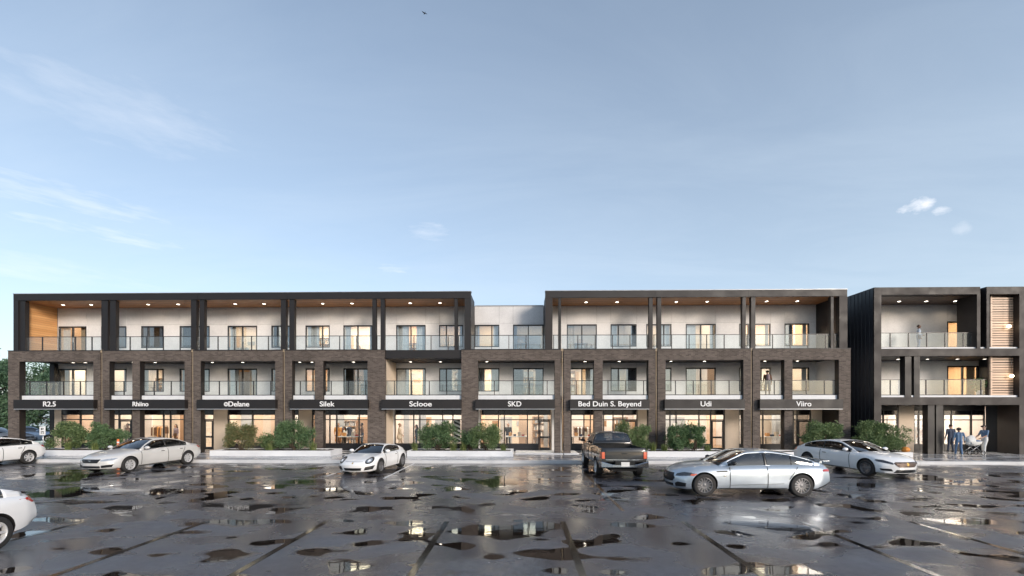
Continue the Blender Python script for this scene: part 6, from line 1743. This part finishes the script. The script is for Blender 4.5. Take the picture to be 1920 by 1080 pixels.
for px, y, fc, h, pj, cols, lab in IN:
    person(Vector((PX(px, y), y, WALK_Z + 0.002)), fc, h, dict(J=pj), cols, lab, group='people inside the shops', voxel=0.014)
# ---- shop furniture that shows through the glass
def rack(px, y, lab, cmats):
    s = empty('clothes_rack', (PX(px, y), y, WALK_Z + 0.002), 0, lab, 'clothes rack', 'clothes racks inside the shops')
    MB().tube([(-0.55, 0, 0), (-0.55, 0, 1.45), (0.55, 0, 1.45), (0.55, 0, 0)], 0.018, 8).tube([(-0.55, -0.25, 0.02), (-0.55, 0.25, 0.02)], 0.018, 8).tube([(0.55, -0.25, 0.02), (0.55, 0.25, 0.02)], 0.018, 8).build('rail_frame', 'window_metal', s)
    rr = random.Random(px)
    for i in range(9):
        x = -0.45 + i * 0.11; w = rr.uniform(0.16, 0.24); l = rr.uniform(0.5, 0.95)
        v = [(x - 0.025, -w * 0.3, 1.40), (x + 0.025, -w * 0.3, 1.40), (x + 0.035, -w, 1.33), (x - 0.035, -w, 1.33), (x - 0.045, -w * 1.05, 1.40 - l), (x + 0.045, -w * 1.05, 1.40 - l)]
        v2 = [(a, -b, c) for a, b, c in v]
        m = MB(); m.add(v + v2, [(0, 1, 7, 6), (0, 3, 2, 1), (3, 4, 5, 2), (6, 7, 8, 9), (9, 8, 11, 10), (4, 10, 11, 5), (0, 6, 9, 3), (3, 9, 10, 4), (1, 2, 8, 7), (2, 5, 11, 8)])
        m.build('garment', rr.choice(cmats), s)
rack(645, 31.2, 'clothes rack behind the people in the fourth shop', ['cloth_navy', 'cloth_white', 'cloth_cream'])
rack(300, 31.5, 'clothes rack in the second shop', ['cloth_brown', 'cloth_cream', 'cloth_orange'])
rack(1090, 31.0, 'clothes rack in the shop left of the pickup', ['cloth_cream', 'cloth_white', 'cloth_brown'])
rack(1300, 31.0, 'clothes rack in the shop behind the paired dark shrubs', ['cloth_mauve', 'cloth_white', 'cloth_navy'])
def table(px, y, lab, w=0.7):
    s = empty('display_table', (PX(px, y), y, WALK_Z + 0.002), 0, lab, 'table', 'display tables inside the shops')
    MB().box(-w, w, -0.35, 0.35, 0.82, 0.87).build('table_top', 'sign_white', s)
    for sx in (-1, 1):
        for sy in (-1, 1): MB().box(sx * (w - 0.05) - 0.02, sx * (w - 0.05) + 0.02, sy * 0.3 - 0.02, sy * 0.3 + 0.02, 0, 0.818).build('leg', 'window_metal', s)
    for i, (dx, hh, mt) in enumerate(((-0.4, 0.22, 'cloth_orange'), (-0.1, 0.12, 'cloth_navy'), (0.2, 0.28, 'cloth_cream'), (0.45, 0.10, 'lamp_red'))):
        MB().box(dx - 0.09, dx + 0.09, -0.12, 0.12, 0.872, 0.872 + hh).build('stacked_goods', mt, s)
table(657, 29.1, 'white display table in the fourth shop')
table(968, 29.4, 'white display table in the sixth shop')
table(1092, 29.3, 'white display table in the shop left of the pickup')
table(1450, 29.4, 'white display table in the shop behind the silver-blue car')
# ---- pram
q = at_ground(1824, 853)
s = empty('pram', q, R(180), 'white baby pram with big hood between two people', 'pram')
m = MB(); v = []; f = []
for i in range(13):       # bassinet shell, a boat-shaped tub
    t = i / 12; x = -0.48 + 0.92 * t; w = 0.20 * math.sin(math.pi * min(1, max(0, t * 0.94 + 0.03))) ** 0.45
    for j in range(9):
        a = math.pi * j / 8; v.append((x, -w * math.cos(a), 0.78 - 0.26 * math.sin(a) * math.sin(math.pi * (t * 0.9 + 0.05)) ** 0.4))
for i in range(12):
    for j in range(8): f.append((i * 9 + j, (i + 1) * 9 + j, (i + 1) * 9 + j + 1, i * 9 + j + 1))
m.add(v, f, 0, True).build('bassinet', 'cloth_white', s)
m = MB(); v = []; f = []
for i in range(9):        # folding hood
    a = math.pi * 0.62 * i / 8
    for j in range(11):
        b = math.pi * j / 10; v.append((0.02 + 0.44 * math.sin(a) * (0.4 + 0.6 * math.sin(b)) + 0.0, -0.22 * math.cos(b), 0.78 + 0.36 * math.cos(a * 0.9) * math.sin(b)))
for i in range(8):
    for j in range(10): f.append((i * 11 + j, (i + 1) * 11 + j, (i + 1) * 11 + j + 1, i * 11 + j + 1))
m.add(v, f, 0, True).build('hood', 'cloth_white', s)
MB().ball((-0.22, 0, 0.80), (0.22, 0.16, 0.07), 12, 6).build('blanket', 'cloth_denim', s)
MB().tube([(-0.40, 0.17, 0.12), (0.15, 0.17, 0.60), (0.42, 0.17, 0.95), (0.52, 0.17, 1.0)], 0.014, 7).tube([(-0.40, -0.17, 0.12), (0.15, -0.17, 0.60), (0.42, -0.17, 0.95), (0.52, -0.17, 1.0)], 0.014, 7).tube([(0.40, 0.17, 0.14), (-0.25, 0.17, 0.58)], 0.014, 7).tube([(0.40, -0.17, 0.14), (-0.25, -0.17, 0.58)], 0.014, 7).tube([(0.52, -0.17, 1.0), (0.52, 0.17, 1.0)], 0.018, 7).build('chassis', 'steel', s)
MB().box(-0.22, 0.25, -0.15, 0.15, 0.24, 0.27).build('basket', 'cloth_black', s)
for x, r in ((-0.38, 0.13), (0.38, 0.15)):
    for y in (-0.2, 0.2):
        w = MB(); w.lathe([(r - 0.025, -0.02), (r, -0.015), (r, 0.015), (r - 0.025, 0.02)], 20, 'y', (0, 0, 0), 0, True, True)
        for a in range(6): w.tube([(0, 0, 0), ((r - 0.02) * math.cos(a * 1.047), 0, (r - 0.02) * math.sin(a * 1.047))], 0.006, 5, 1)
        w.build('wheel', ['tyre_rubber', 'steel'], s, (x, y, r))
# ---- two birds high over the lot
simple('bird_grey', (0.16, 0.17, 0.18), 0.7, 0, 0.1)
for (px, py, d, hd_, lab) in ((796, 25, 60, 0.6, 'small dark bird flying high, top centre of the sky'),):
    dv = dir_of(px, py); c = Vector((0, 0, CAM_H)) + dv * d
    s = empty('bird', c, hd_, lab, 'bird'); s.scale = (0.6, 0.6, 0.6)
    MB().ball((0, 0, 0), (0.07, 0.22, 0.06), 10, 7).ball((0, 0.23, 0.02), (0.05, 0.07, 0.05), 8, 6).build('body', 'bird_grey', s)
    for sg in (-1, 1):
        MB().add([(0.04 * sg, 0.12, 0.02), (0.30 * sg, 0.16, 0.16), (0.55 * sg, 0.02, 0.14), (0.28 * sg, -0.02, 0.13), (0.04 * sg, -0.10, 0.02), (0.04 * sg, 0.0, 0.04), (0.30 * sg, 0.07, 0.175)],
                 [(0, 1, 6, 5), (5, 6, 3, 4), (1, 2, 6), (6, 2, 3)], 0, True).build('wing', 'bird_grey', s)
    MB().add([(-0.03, -0.18, 0.0), (0.03, -0.18, 0.0), (0.07, -0.36, 0.0), (0, -0.33, 0.01), (-0.07, -0.36, 0.0)], [(0, 1, 2, 3, 4)]).build('tail', 'bird_grey', s)
